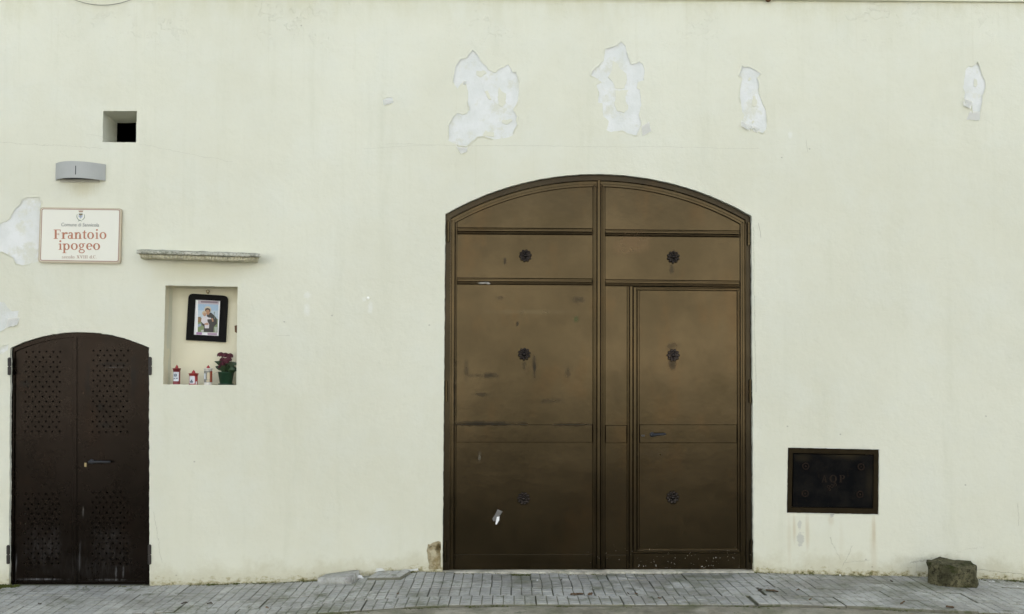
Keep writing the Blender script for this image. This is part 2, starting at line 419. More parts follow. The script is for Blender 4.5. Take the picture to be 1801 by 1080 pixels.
def concrete(name, c0, c1, obj=True, moss=.25, scale=1.0, rnd=.2, dirt=(.13, .12, .10)):
    t = NT(name); t.pos(obj)
    oi = t.new('ShaderNodeObjectInfo')
    ad = t.new('ShaderNodeVectorMath', operation='ADD'); t.l.new(t.new('ShaderNodeNewGeometry').outputs['Position'], ad.inputs[0])
    t._pos = ad.outputs[0]
    n = t.noise(3.2*scale, 6, .65); f = t.noise(55*scale, 5, .65); g = t.noise(260, 3); st = t.noise(1.3*scale, 5, .7)
    c = t.mix(t.ramp(n, .32, .68), c0, c1)
    k = t.math('ADD', t.mul(oi.outputs['Random'], rnd), 1-rnd/2)
    hsv = t.new('ShaderNodeHueSaturation'); t.l.new(c, hsv.inputs['Color']); t.put(hsv.inputs['Value'], k); c = hsv.outputs[0]
    c = t.mix(t.mul(t.ramp(f, .52, .72), .4), c, dirt)
    c = t.mix(t.mul(t.ramp(st, .46, .64), .6), c, dirt); c = t.mix(t.mul(t.ramp(t.noise(9*scale, 5, .7), .5, .7), .4), c, dirt)
    if moss:
        m2 = t.noise(2.1*scale, 6, .72, out=0, dist=.4); c = t.mix(t.mul(t.ramp(m2, .46, .68), moss), c, (.105, .115, .055)); m3 = t.noise(6.5*scale, 6, .75, out=0, dist=.3); c = t.mix(t.mul(t.ramp(m3, .54, .66), moss), c, (.085, .095, .045))
    h = t.math('ADD', t.mul(f, .6), t.mul(g, .3)); h = t.math('ADD', h, t.mul(n, .8))
    return t.done(c, .9, 0, t.bump(h, .5, .006), .3)
M_SLAB = concrete('grey_paving_concrete', (.345, .345, .31), (.455, .455, .41), moss=.62, rnd=.25, dirt=(.20, .19, .155))
M_GROUT = concrete('mossy_dirt_joint', (.15, .148, .105), (.21, .205, .155), moss=.8, rnd=0)
M_ROAD = concrete('worn_road_concrete', (.24, .225, .17), (.36, .34, .265), moss=.6, rnd=0, scale=1.6, dirt=(.12, .105, .07))
M_FARROAD = concrete('unseen_darkened_road', (.055, .055, .055), (.075, .075, .072), moss=0, rnd=0)  # unseen far road, made dark to dim reflection and bounce on gate and wall
M_SILL = concrete('pale_cement_threshold', (.46, .43, .33), (.58, .55, .44), moss=.4, rnd=0, scale=2)
M_KSTONE = concrete('weathered_grey_kerbstone', (.36, .36, .32), (.50, .50, .46), moss=.2, rnd=0, scale=3)
def lichen(name, c0, c1, dark, green, kd=.9, kg=.9):
    t = NT(name)
    n = t.noise(9, 7, .7); f = t.noise(48, 6, .7); m = t.noise(6.5, 5, .65, dist=.5)
    c = t.mix(t.ramp(n, .35, .65), c0, c1)
    c = t.mix(t.mul(t.ramp(f, .46, .64), kd), c, dark)
    c = t.mix(t.mul(t.ramp(m, .5, .62), kg), c, green)
    return t.done(c, .95, 0, t.bump(t.math('ADD', n, t.mul(f, .5)), .8, .012), .15)
M_BLOCK = lichen('lichen_covered_stone', (.045, .043, .022), (.135, .125, .07), (.014, .013, .008), (.027, .034, .007), .85, .9)
M_LINTEL = lichen('weathered_pale_limestone', (.52, .49, .36), (.63, .60, .46), (.27, .25, .14), (.17, .165, .08), .5, .35)
M_LTOP = lichen('lichened_limestone_edge', (.36, .36, .29), (.50, .49, .41), (.13, .135, .09), (.11, .12, .06), .8, .6)
M_SAND = lichen('exposed_sandstone', (.34, .29, .17), (.46, .41, .275), (.16, .125, .055), (.22, .16, .06), .6, .6)
M_MOSS = simple('moss', (.075, .085, .022), .95, 0, .5, 40, .2, spec=.1)
M_LAMP = simple('grey_painted_lamp_metal', (.365, .375, .352), .6, .0, .09, 9, .05)
M_DIFF = simple('lamp_diffuser', (.42, .41, .34), .4, 0, .1, 20, .05)
M_BLACK = simple('black_plastic', (.03, .032, .034), .5)
M_SIGN = simple('sign_ivory', (.66, .655, .56), .38, 0, .03, 3, .02)
M_SIGNRIM = simple('sign_edge_tan', (.42, .36, .255), .5, .2, .1, 20, .05)
M_BROWN = simple('sign_brown_line', (.27, .145, .09), .6, 0, .1, 20, 0)
M_TERRA = simple('sign_terracotta_print', (.40, .165, .09), .6, 0, .12, 60, 0)
M_GREYINK = simple('sign_grey_print', (.26, .27, .25), .6, 0, .1, 60, 0)
M_TANINK = simple('sign_tan_print', (.36, .25, .18), .6, 0, .1, 60, 0)
M_GREENINK = simple('crest_green_print', (.19, .24, .18), .6, 0, .1, 60, 0)
M_OLIVEINK = simple('crest_olive_print', (.17, .15, .07), .6, 0, .1, 60, 0)
M_BLUEINK = simple('crest_blue_print', (.40, .45, .55), .6, 0, .1, 60, 0)
M_FRAME = simple('black_wood_frame', (.007, .0065, .006), .75, 0, .3, 25, .1, spec=.12)
M_BRASS = simple('old_brass', (.30, .24, .12), .5, .6, .2, 60, .1)
M_CRED = simple('red_candle_plastic', (.28, .028, .022), .4, 0, .1, 30, .03)
M_CDRED = simple('dark_red_candle_plastic', (.17, .018, .02), .38, 0, .1, 30, .03)
M_FLAME = simple('red_flame_cap', (.33, .03, .03), .35, 0, .1, 30, .03)
M_WHITE = simple('white_plastic', (.62, .60, .53), .5, 0, .05, 30, .03)
M_LABEL = simple('pale_label_print', (.55, .58, .60), .55, 0, .08, 70, 0)
M_LABDK = simple('dark_label_print', (.10, .12, .15), .55, 0, .3, 90, 0)
M_PINK = simple('pink_label_border', (.62, .42, .44), .55, 0, .05, 50, 0)
M_CREAM = simple('cream_label_print', (.50, .42, .28), .55, 0, .1, 60, 0)
M_RUSTP = simple('rust_red_print', (.30, .07, .03), .55, 0, .2, 50, 0)
M_POT = simple('dark_green_pot', (.006, .036, .013), .4, 0, .15, 20, .03)
M_LEAF = simple('fleshy_leaf', (.026, .050, .017), .5, 0, .35, 30, .1)
M_FLOWER = simple('dark_red_petal', (.075, .009, .017), .6, 0, .45, 60, .1)
M_SOIL = simple('potting_soil', (.03, .022, .015), .95, 0, .4, 80, .4)
M_DRY = simple('dry_leaf_brown', (.20, .125, .065), .85, 0, .4, 60, .2)
M_DRYD = simple('dry_leaf_dark', (.11, .09, .065), .85, 0, .4, 60, .2)
M_CHUNK = simple('white_plaster_chunk', (.74, .74, .72), .9, 0, .08, 40, .3)
M_RUST = simple('rusty_iron', (.13, .065, .028), .85, .2, .4, 50, .4)
M_CABLE = simple('grey_cable', (.20, .19, .15), .7)
M_TAPE = simple('clouded_tape', (.13, .125, .115), .35, 0, .4, 60, .2)
M_PAPER = simple('white_paper', (.78, .78, .77), .8, 0, .04, 30, .05)
M_FLAKE = simple('peeling_paint_flake', (.86, .86, .80), .85, 0, .06, 20, .2)
M_VOID = simple('dark_unlit_interior', (.04, .038, .035), .9)

# ------------------------------------------------------------------ ground, road, pavement
me = bpy.data.meshes.new('ground'); me.from_pydata([(-300, -300, -.75), (300, -300, -.75), (300, 300, -.75), (-300, 300, -.75)], [], [(0, 1, 2, 3)])
tag(link('ground', me, M_ROAD), kind='structure')

xs = [-60, -30, -18, -11, -8, -6.5] + [-5.5 + i*.11 for i in range(101)] + [6.5, 8, 11, 18, 30, 60]
ys = [-PW + .02] + [-PW - .012*i for i in range(1, 14)] + [-1.4, -1.6, -2, -2.8, -4, -6, -9, -13, -17.5, -30]
V = []; Fc = []
for j, y in enumerate(ys):
    for i, x in enumerate(xs):
        yy = y
        if j == 0: yy = y
        z = roadz(x, y) + (noise.noise(Vector((x*3, y*9, 1)))*.006 + noise.noise(Vector((x*11, y*22, 4)))*.005 if -2 < y and abs(x) < 6 else 0)
        if j == 0: z -= .05
        V.append((x, yy, z))
n = len(xs)
for j in range(len(ys)-1):
    for i in range(n-1): Fc.append((j*n+i, j*n+n+i, j*n+n+i+1, j*n+i+1))
me = bpy.data.meshes.new('road'); me.from_pydata(V, [], Fc)
me.materials.append(M_ROAD); me.materials.append(M_FARROAD)
for p in me.polygons:
    if p.center.y < -1.6: p.material_index = 1
tag(link('road', me, None, smooth=True), kind='structure')

# bed of the pavement
V = []; Fc = []
xs = [-30, -14] + [-7 + i*.1 for i in range(141)] + [14, 30]; ysb = [.06, 0, -.2, -.5, -.8, -PW+.012, -PW+.010]
for j, y in enumerate(ysb):
    for x in xs: V.append((x, y, gz(x, y) - .018 - (.12 if j == len(ysb)-1 else 0)))
n = len(xs)
for j in range(len(ysb)-1):
    for i in range(n-1): Fc.append((j*n+i, j*n+n+i, j*n+n+i+1, j*n+i+1))
me = bpy.data.meshes.new('pavement'); me.from_pydata(V, [], Fc)
pave = tag(link('pavement', me, M_GROUT, smooth=True), kind='structure')

def slab_mesh(seed, SX, SY, worn):
    """a concrete paving slab cast with a grid of raised squares"""
    rn = random.Random(seed)
    bm = bmesh.new()
    nx, ny = 4, 4
    g = .0027 if not worn else .0018; dep = .0042 if not worn else .0022
    r = bm_box(bm, (-SX/2+.002, -SY/2+.002, -.05), (SX/2-.002, SY/2-.002, -dep))
    for f in bm.faces: f.material_index = 1
    for i in range(nx):
        for j in range(ny):
            x0 = -SX/2 + SX*i/nx + (g if i else g+.0006); x1 = -SX/2 + SX*(i+1)/nx - (g if i < nx-1 else g+.0006)
            y0 = -SY/2 + SY*j/ny + (g if j else g+.0022); y1 = -SY/2 + SY*(j+1)/ny - (g if j < ny-1 else g+.0022)
            c = .0022; dz = rn.uniform(-.0012, .0008)
            b = [bm.verts.new((x, y, -dep-.001)) for x, y in ((x0, y0), (x1, y0), (x1, y1), (x0, y1))]
            q = [bm.verts.new((x, y, dz + rn.uniform(-.0006, .0006))) for x, y in ((x0+c, y0+c), (x1-c, y0+c), (x1-c, y1-c), (x0+c, y1-c))]
            bm.faces.new(q)
            for k in range(4):
                m = (k+1) % 4; bm.faces.new((b[k], b[m], q[m], q[k]))
    bmesh.ops.recalc_face_normals(bm, faces=bm.faces)
    me = bpy.data.meshes.new('paving_slab'); bm.to_mesh(me); bm.free()
    me.materials.append(M_SLAB); me.materials.append(M_GROUT)
    return me
SX = .2885; SY = .2825
variants = [slab_mesh(k, SX, SY, k >= 3) for k in range(6)]
rn = random.Random(3)
for j in range(4):
    off = [0, .004, .145, .02][j]
    for i in range(-17, 18):
        x = -.005 + i*SX + off + (.02 if i > 5 and j > 1 else 0); y = -SY/2 - j*SY + .004
        if j == 0 and abs(at(0, 0).x) < 0: continue
        e = .1
        gx = (gz(x+e, y)-gz(x-e, y))/(2*e); gy = (gz(x, min(0, y+e))-gz(x, y-e))/(min(0, y+e)-(y-e))
        ux = Vector((1, 0, gx + rn.gauss(0, .004))).normalized(); uy0 = Vector((rn.gauss(0, .004), 1, gy + rn.gauss(0, .005)))
        uz = ux.cross(uy0).normalized(); uy = uz.cross(ux)
        m = Matrix((ux, uy, uz)).transposed().to_4x4()
        m.translation = Vector((x + rn.gauss(0, .001), y + rn.gauss(0, .001), gz(x, y) + rn.gauss(0, .0017)))
        worn = (abs(x) > 2.0 and rn.random() < .55) or rn.random() < .12
        s = bpy.data.objects.new('paving_slab', variants[rn.randrange(3) + (3 if worn else 0)]); COL.objects.link(s)
        s.parent = pave; s.matrix_local = m

# ------------------------------------------------------------------ the building
bld = tag(empty('plastered_building'), 'cream plastered building front with peeling paint, brown gate and small door', 'building')

GC = (1052, 846)
def gate_arc(r, x0, x1, k=28):
    out = []
    for i in range(k+1):
        x = x0 + (x1-x0)*i/k
        out.append((x, GC[1] - math.sqrt(max(1, r*r-(x-GC[0])**2)) + .0055*(x-GC[0])))
    return out
gate_out = [(778, 1003)] + gate_arc(540, 783, 1322) + [(1325.5, 1001)]
SC = (138, 887-.0)   # small door arch: chord 18..262, rise 28
def sd_arc(inset, x0, x1, k=20):
    R = (122.5**2+28**2)/(2*28); cy = 584 + R; cx = 139.5
    out = []
    for i in range(k+1):
        x = x0 + (x1-x0)*i/k
        out.append((x, cy - math.sqrt((R-inset)**2-(x-cx)**2) - .003*(x-cx)))
    return out
sd_out = [(15.5, 1034)] + sd_arc(0, 18, 262) + [(263, 1034)]
win = [(181.5, 195), (241, 195.5), (239, 250.5), (180, 250)]
niche = [(291, 502), (418, 504.5), (415.5, 677.5), (286.5, 676)]
cover = [(1386.5, 787.5), (1545.5, 791), (1544.5, 904.5), (1384.5, 901.5)]

zA = lambda L, s, ox, oy: [(ox + a/s, oy + b/s) for a, b in L]
pA = zA([(320,120),(360,160),(385,215),(430,255),(450,285),(500,305),(530,275),(565,262),(600,240),(630,285),(640,305),(665,300),(685,370),(688,450),(680,530),(645,600),(672,650),(665,690),(675,720),(650,760),(640,800),(600,820),(500,835),(400,812),(360,815),(320,850),(285,880),(270,890),(215,885),(180,872),(130,845),(130,790),(130,720),(160,665),(200,625),(240,640),(275,625),(295,600),(280,540),(285,460),(270,400),(255,372),(240,385),(215,410),(200,435),(165,380),(170,330),(180,260),(220,200),(270,190),(300,150)], 4.5025, 760, 60)
iA = [zA(L, 4.5025, 760, 60) for L in ([(350,290),(420,290),(430,310),(380,340),(355,330)], [(525,420),(560,455),(585,470),(580,540),(560,580),(530,560),(520,500)], [(410,450),(445,450),(470,520),(445,510)], [(560,680),(630,672),(640,690),(590,715),(555,700)], [(398,800),(425,768),(490,780),(485,815),(430,808)])]
pB = zA([(1495,60),(1530,90),(1545,150),(1560,190),(1575,235),(1615,230),(1640,215),(1670,240),(1685,290),(1675,350),(1680,365),(1630,380),(1620,430),(1645,445),(1650,500),(1655,560),(1640,620),(1640,650),(1655,690),(1655,720),(1640,760),(1620,805),(1560,790),(1510,765),(1440,770),(1410,775),(1380,760),(1400,690),(1355,650),(1350,550),(1310,540),(1320,460),(1300,400),(1345,385),(1300,350),(1255,330),(1265,290),(1320,245),(1360,210),(1370,120),(1420,100),(1460,90)], 4.5025, 760, 60)
iB = [zA(L, 4.5025, 760, 60) for L in ([(1430,210),(1470,230),(1480,265),(1540,310),(1545,370),(1520,430),(1450,430),(1430,370),(1395,340),(1430,280)], [(1455,450),(1550,440),(1530,500),(1555,590),(1520,625),(1465,610),(1445,560)])]
pC = zA([(150,122),(200,125),(260,162),(240,190),(248,210),(250,285),(275,350),(293,380),(295,440),(293,490),(270,515),(235,500),(220,485),(205,492),(165,465),(150,440),(165,410),(150,385),(137,300),(137,250),(152,195),(130,175)], 3.329, 1260, 80)
iC = [zA(L, 3.329, 1260, 80) for L in ([(190,190),(200,186),(205,198),(195,207),(188,202)], [(215,300),(225,292),(240,330),(230,358),(208,355)], [(207,442),(218,438),(222,450),(212,455)])]
pD = zA([(1475,120),(1500,125),(1530,95),(1545,130),(1555,170),(1575,210),(1578,240),(1560,300),(1560,330),(1545,390),(1545,420),(1530,438),(1462,434),(1500,395),(1497,355),(1465,350),(1450,310),(1455,280),(1445,240),(1455,180),(1460,140)], 3.329, 1260, 80)
iD = [zA([(1512,195),(1525,200),(1530,230),(1518,245),(1508,235)], 3.329, 1260, 80)]
pE = zA([(-150,230),(-40,215),(0,208),(40,190),(70,170),(75,150),(105,100),(140,70),(145,40),(180,25),(270,25),(278,60),(272,200),(264,460),(200,480),(150,490),(110,480),(90,440),(50,415),(10,395),(-40,400),(-150,420)], 3.858, 0, 340)
pF = zA([(-140,700),(-40,730),(30,740),(50,770),(80,800),(128,798),(120,830),(118,862),(95,885),(60,900),(20,930),(-40,960),(-140,960)], 3.858, 0, 340)
pG = zA([(145,320),(200,330),(280,290),(380,255),(425,280),(425,500),(425,850),(300,862),(165,862),(165,740),(140,620),(125,480)], 12, 740, 930)
pH = [(655, 1006), (661, 1004), (662, 999.5), (672, 999), (679, 1004.5), (693, 1003.5), (694, 1006.5)]
pI = [(673.5, 176), (680, 171.5), (690.5, 171.5), (692.5, 182), (686, 179.5), (681, 179), (675.5, 185)]
pJ = [(704, 1003), (712, 1000.5), (726, 1001), (735, 999), (737, 1003.5), (715, 1005)]
pK = [(774, 798), (777, 797), (777, 812), (773.5, 808)]
pL = [(0, 612), (8, 607), (15, 606), (14, 616), (4, 622), (-6, 622)]
pM = [(52, 595), (62, 592), (74, 590.5), (74, 592), (60, 596)]
patches = [rough(p, 1.8, .8, i) for i, p in enumerate([pA, pB, pC, pD, pE, pF, pG, pH, pI, pJ, pL])]
islands = [rough(p, 1.1, 1.5, 30+i) for i, p in enumerate(iA+iB+iC+iD)]
rgate = rough(gate_out, 5, .55, 51); rsd = rough(sd_out, 4, .8, 52); rwin = rough(win, 5, .5, 53); rniche = rough(niche, 5, .45, 54); rcover = rough([(cover[0][0]-1, cover[0][1]-1), (cover[1][0]+1, cover[1][1]-1), (cover[2][0]+1, cover[2][1]+1), (cover[3][0]-1, cover[3][1]+1)], 4, .7, 55)
# a door opening must run to the ground, so the foot of each opening is taken below it
def foot(lp, y): return [(a, y if b > 995 and (a, b) and b > lim else b) for a, b in lp]
lim = 1000
rgate = [(a, b if b < 999 else 1030) for a, b in rgate]; lim = 1030
rsd = [(a, b if b < 1030 else 1060) for a, b in rsd]
P0 = lambda L: [xz(a, b, 0) for a, b in L]
HT = 8.0
rect = [(-13, -.7), (13, -.7), (13, HT), (-13, HT)]
openings = [P0(rgate), P0(rsd), P0(rwin), P0(rniche), P0(rcover)]
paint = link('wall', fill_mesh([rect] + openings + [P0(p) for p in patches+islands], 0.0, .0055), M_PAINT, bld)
big = lambda L, d: [(a + (d if a > sum(q[0] for q in L)/len(L) else -d), b + (d if b > sum(q[1] for q in L)/len(L) else -d)) for a, b in L]
me = fill_mesh([[(-12.9, -.7), (12.9, -.7), (12.9, HT-.05), (-12.9, HT-.05)], P0(rgate), P0(rsd), P0(big(win, 1.2)), P0(big(niche, 1.2)), P0(cover), P0(patches[6])], .0045, .30)
me.materials.append(M_PLAST); me.materials.append(M_PAINT)
for p in me.polygons:
    if abs(p.normal.y) < .5: p.material_index = 1
tag(link('plaster_layer', me, None, paint))

# closed body behind the facade, so that it shades itself and the rooms behind the openings stay dark
bm = bmesh.new()
bm_box(bm, (-12.9, .26, HT-.35), (12.9, 9, HT-.02)); roof_o = from_bm('roof', bm, M_PLAST, bld)
bm = bmesh.new()
bm_box(bm, (-12.88, 8.8, -1.2), (12.88, 8.98, HT-.3)); bm_box(bm, (-12.88, .25, -1.2), (-12.7, 8.82, HT-.3)); bm_box(bm, (12.7, .25, -1.2), (12.88, 8.82, HT-.3))
from_bm('rear_walls', bm, M_VOID, bld)

# deep splayed window and niche linings
def lining(name, front, back, yd, mat, close, flat_back=None):
    bm = bmesh.new()
    f = [bm.verts.new(at(a, b, .001)) for a, b in front]; k = [bm.verts.new(p) for p in back]
    for i in range(4):
        j = (i+1) % 4; bm.faces.new((f[i], f[j], k[j], k[i]))
    if close: bm.faces.new(k)
    bmesh.ops.subdivide_edges(bm, edges=bm.edges[:], cuts=5, use_grid_fill=True)
    for v in bm.verts:
        if v.co.y > .02:
            q = noise.noise_vector(v.co*9)*.004; v.co += Vector((q.x, q.y, q.z))
    return from_bm(name, bm, mat, bld, smooth=True)
wd = .29
fr = at(*win[2]); bl_ = at(205, 216, wd)
back = [at(204, 216, wd), Vector((fr.x+.01, wd, at(205, 216, wd).z)), Vector((fr.x+.005, wd, fr.z-.004)), Vector((at(205, 250, wd).x, wd, fr.z-.004))]
lining('window_recess', win, back, wd, M_PAINT, False)
nd = .19
b1 = at(302.5, 507, nd); br = at(*niche[2]); bl2 = at(*niche[3])
back = [b1, Vector((at(*niche[1]).x-.004, nd, b1.z-.004)), Vector((br.x-.002, nd, br.z+.002)), Vector((at(300.5, 600, nd).x, nd, br.z+.004))]
niche_o = lining('niche', niche, back, nd, M_NICHE, True)
NF = br.z                         # niche floor height

# peeling flakes that curl off the wall
def flake(quad, lift, curl=1.6, seed=0):
    """quad: tl, tr, br, bl in pixels, hinged along its top edge"""
    bm = bmesh.new(); N = 7; lift *= .42; curl += 1.0
    P = [at(a, b, -.0015) for a, b in quad]
    g = {}
    for i in range(N+1):
        for j in range(N+1):
            u, v = i/N, j/N
            p = (P[0].lerp(P[1], u)).lerp(P[3].lerp(P[2], u), v)
            rag = noise.noise(Vector((u*5, v*2, seed)))*.004*v
            p = p + Vector((rag, -lift*(v**curl)*(1+.5*noise.noise(Vector((u*3, seed, 1)))), rag*1.5 + .25*lift*v*v))
            g[i, j] = bm.verts.new(p)
    for i in range(N):
        for j in range(N): bm.faces.new((g[i, j], g[i+1, j], g[i+1, j+1], g[i, j+1]))
    r = bmesh.ops.solidify(bm, geom=bm.faces[:], thickness=.0015)
    return from_bm('paint_flake', bm, M_FLAKE, paint)
flake([(801, 255), (824, 255), (820, 269), (811, 272)], .03, 1.5, 1)
flake([(1304, 212), (1321, 222), (1318, 232), (1302, 223)], .035, 1.5, 2)
flake([(1322, 220), (1338, 228), (1332, 234), (1324, 231)], .02, 1.5, 3)
flake([(1695, 172), (1711, 178), (1706, 193), (1693, 187)], .035, 1.4, 4)
flake([(14, 560), (35, 558), (31, 573), (10, 578)], .035, 1.5, 5)
flake([(675, 176), (692, 176), (689, 183), (676, 186)], .025, 1.5, 6)
flake([(1706, 196), (1724, 196), (1723, 212), (1699, 211)], .008, 1.6, 7)
flake([(1128, 222), (1142, 214), (1145, 232), (1130, 240)], .012, 1.4, 8)
flake([(813, 143), (820, 141), (819, 149), (815, 151)], .018, 1.4, 9)

def peel_edge(loop, seed, lift=.007, wpx=2.6):
    """the paint rim around a bare patch, lifting off the wall here and there"""
    bm = bmesh.new(); n = len(loop)
    area = sum(loop[i][0]*loop[(i+1) % n][1]-loop[(i+1) % n][0]*loop[i][1] for i in range(n)); sg = 1 if area > 0 else -1
    prev = None
    for i in range(n+1):
        a, b, c = loop[(i-1) % n], loop[i % n], loop[(i+1) % n]
        d = Vector((c[0]-a[0], c[1]-a[1])); d = d.normalized() if d.length > 1e-6 else Vector((1, 0))
        o = Vector((d.y, -d.x))*sg
        k = noise.noise(Vector((b[0]*.035, b[1]*.035, seed)))+.12
        if k <= 0.02:
            if len(bm.faces) > 3: from_bm('peeling_edge', bm, M_PAINT, paint, True)
            else: bm.free()
            bm = bmesh.new(); prev = None; continue
        l = lift*min(1, k*3)
        p = at(b[0]-o.x*.4, b[1]-o.y*.4, -l); q = at(b[0]+o.x*wpx, b[1]+o.y*wpx, -.0006)
        m = at(b[0]+o.x*wpx*.4, b[1]+o.y*wpx*.4, -l*.45)
        cur = [bm.verts.new(p), bm.verts.new(m), bm.verts.new(q)]
        if prev:
            bm.faces.new((prev[0], prev[1], cur[1], cur[0])); bm.faces.new((prev[1], prev[2], cur[2], cur[1]))
        prev = cur
    if len(bm.faces) > 3: from_bm('peeling_edge', bm, M_PAINT, paint, True)
    else: bm.free()
for i in (0, 1, 2, 3, 4, 5, 6): peel_edge(patches[i], i+3)

# sandstone showing where the render has fallen off beside the gate
bm = bmesh.new(); g = {}
A = at(749, 950, .02); B = at(778.2, 1006, .02); NX, NZ = 22, 38
for i in range(NX+1):
    for j in range(NZ+1):
        x = A.x + (B.x-A.x)*i/NX; z = A.z + (B.z-A.z)*j/NZ
        p = Vector((x, 0, z)); d = noise.fractal(p*22, .8, 2.2, 4)*.012 + noise.noise(p*60)*.003
        hx, hz = xz(768, 968); h2 = math.exp(-(((x-at(772, 970).x)/.022)**2+((z-at(772, 966).z)/.026)**2)); h3 = math.exp(-(((x-at(757.5, 966).x)/.012)**2+((z-at(757, 966).z)/.012)**2))
        h4 = math.exp(-((z-at(757, 990).z)/.008)**2)*.5
        g[i, j] = bm.verts.new((x, .004 - min(0, -d)*0 + abs(d) + .06*h2 + .02*h3 + .012*h4, z))
for i in range(NX):
    for j in range(NZ): bm.faces.new((g[i, j], g[i+1, j], g[i+1, j+1], g[i, j+1]))
# plaster layer sits just behind; push the stone in front of it but under the paint rim
for v in bm.verts: v.co.y = min(v.co.y, .09) + .002
from_bm('exposed_stone', bm, M_SAND, bld, smooth=True)

# ledge above, only its underside edge reaches the frame at upper right
bm = bmesh.new()
a = at(-900, -16); b = at(2700, 12)
y0, y1 = -.03, .001
bm_prism(bm, [Vector((a.x, y0, a.z)), Vector((b.x, y0, b.z)), Vector((b.x, y0, b.z+.12)), Vector((a.x, y0, a.z+.12))], [Vector((a.x, y1, a.z)), Vector((b.x, y1, b.z)), Vector((b.x, y1, b.z+.12)), Vector((a.x, y1, a.z+.12))])
from_bm('ledge', bm, M_PAINT, bld)

# ------------------------------------------------------------------ stone hood over the niche
bm = bmesh.new()
prof = [(0, 441), (-.150, 442), (-.170, 443.6), (-.171, 447.2), (-.16, 448.8), (-.138, 449.2), (-.146, 450.6), (-.143, 454.2), (-.125, 456.8), (-.06, 458.0), (0, 459.0)]
N = 150; rows = []
for i in range(N+1):
    u = i/N
    row = []
    for k, (y, py) in enumerate(prof):
        ins = 0 if k < 5 else 5 + (k-5)*1.0
        yy = y
        x0 = at(240 + ins, 450, y).x if y < -.01 else at(252, 450, 0).x
        x1 = at(457.5 - ins*.6, 450, y).x if y < -.01 else at(450, 450, 0).x
        x = x0 + (x1-x0)*u
        p = at(450, py, y); z = p.z - (u)*.030 + .012
        q = Vector((x*16, k*.7, 3))
        if k in (5, 6, 7, 8):
            yy += .008*math.sin(x*230 + 2*noise.noise(Vector((x*8, 0, 0))))*(1 if k < 8 else .5)
        yy += noise.noise(q)*.006 + noise.noise(q*3.1)*.003; z += noise.noise(q+Vector((0, 0, 7)))*.004
        if u > .93 and k > 3: z += (u-.93)*.12*noise.noise(Vector((x*40, k, 0))) + .006; yy += .02*(u-.93)/.07
        if y > -.01: yy = 0.002
        row.append(bm.verts.new((x, yy, z)))
    rows.append(row)
for a, b in zip(rows, rows[1:]):
    for k in range(len(prof)-1):
        f = bm.faces.new((a[k], a[k+1], b[k+1], b[k])); f.material_index = 1 if k < 5 else 0
bm.faces.new(rows[0]); bm.faces.new(rows[-1][::-1])
from_bm('stone_hood', bm, [M_LINTEL, M_LTOP], bld, smooth=False)

# rusty bracket on the right cheek of the niche
bm = bmesh.new()
P = [at(412.5, 573, .06), at(417, 572, .03), at(417, 586, .03), at(413, 584, .06)]
bm_prism(bm, P, [p + Vector((.012, .012, 0)) for p in P]); from_bm('rusty_bracket', bm, M_RUST, bld)
# plugged screw on the wall
bm = bmesh.new(); bm_lathe(bm, [(.011, -.002), (.012, .006), (.007, .009)], at(647.5, 524.5), 12, 'Y'); from_bm('wall_plug', bm, M_FLAKE, bld, True)

# ------------------------------------------------------------------ threshold of the gate
bm = bmesh.new(); g = []
N = 60
for i in range(N+1):
    x = at(777.5, 1003).x + (at(1326, 1003).x-at(777.5, 1003).x)*i/N
    zt = at(900, 1002.6, .05).z + .004*i/N; n1 = noise.noise(Vector((x*7, 0, 0)))*.004
    g.append([bm.verts.new(p) for p in ((x, .30, zt), (x, .0, zt-.004+n1*.4), (x, -.012+n1, zt-.010+n1*.5), (x, -.022+n1*2, gz(x, 0)-.02))])
for a, b in zip(g, g[1:]):
    for k in range(3): bm.faces.new((a[k], a[k+1], b[k+1], b[k]))
from_bm('threshold', bm, M_SILL, bld, True)

# ------------------------------------------------------------------ the big gate
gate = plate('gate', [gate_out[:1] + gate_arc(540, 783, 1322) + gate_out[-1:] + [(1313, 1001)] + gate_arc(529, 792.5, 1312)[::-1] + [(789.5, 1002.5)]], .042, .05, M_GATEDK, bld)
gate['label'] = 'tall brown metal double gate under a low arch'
G = gate
plate('backing_sheet', [[(788, 1002)] + gate_arc(531, 791, 1315) + [(1316, 1001)]], .078, .01, M_GATE, G)
# arched moulding of the two leaves
def arch_strip(r0, r1, xa, xb, y, d): plate('arch_moulding', [gate_arc(r0, xa, xb) + gate_arc(r1, xa, xb)[::-1]], y, d, M_GATE, G)
for xa, xb in ((796, 1048), (1056, 1309)):
    arch_strip(526.5, 522.5, xa, xb, .052, .03)
    arch_strip(521.2, 518.3, xa+4, xb-4 if xb < 1100 else xb-6, .047, .03)
    arch_strip(523, 520, xa+2, xb-2, .06, .02)
# panels
PY = .070
def panel(L): plate('panel', [L], PY, .012, M_GATE, G)
panel([(805, 402)] + gate_arc(517, 805.5, 1042) + [(1042, 403)])
panel([(1065, 405)] + gate_arc(517, 1065, 1300.5) + [(1300.5, 408)])
panel([(804, 410), (1042, 412), (1042, 491), (803.5, 490)])
panel([(1065, 414), (1301, 416.5), (1301, 495), (1065, 493)])
panel([(803, 500), (1042, 501.5), (1042, 746), (802, 746)])
panel([(802, 779), (1042, 779), (1042, 974), (801, 974)])
panel([(1065, 503), (1102.5, 503), (1102.5, 747), (1065, 747)])
panel([(1065, 780), (1102.5, 780), (1102.5, 975), (1065, 975)])
panel([(1125.5, 512), (1295.5, 513), (1296, 746), (1125, 746)])
panel([(1125, 780), (1296, 780), (1296.5, 967), (1125, 967)])
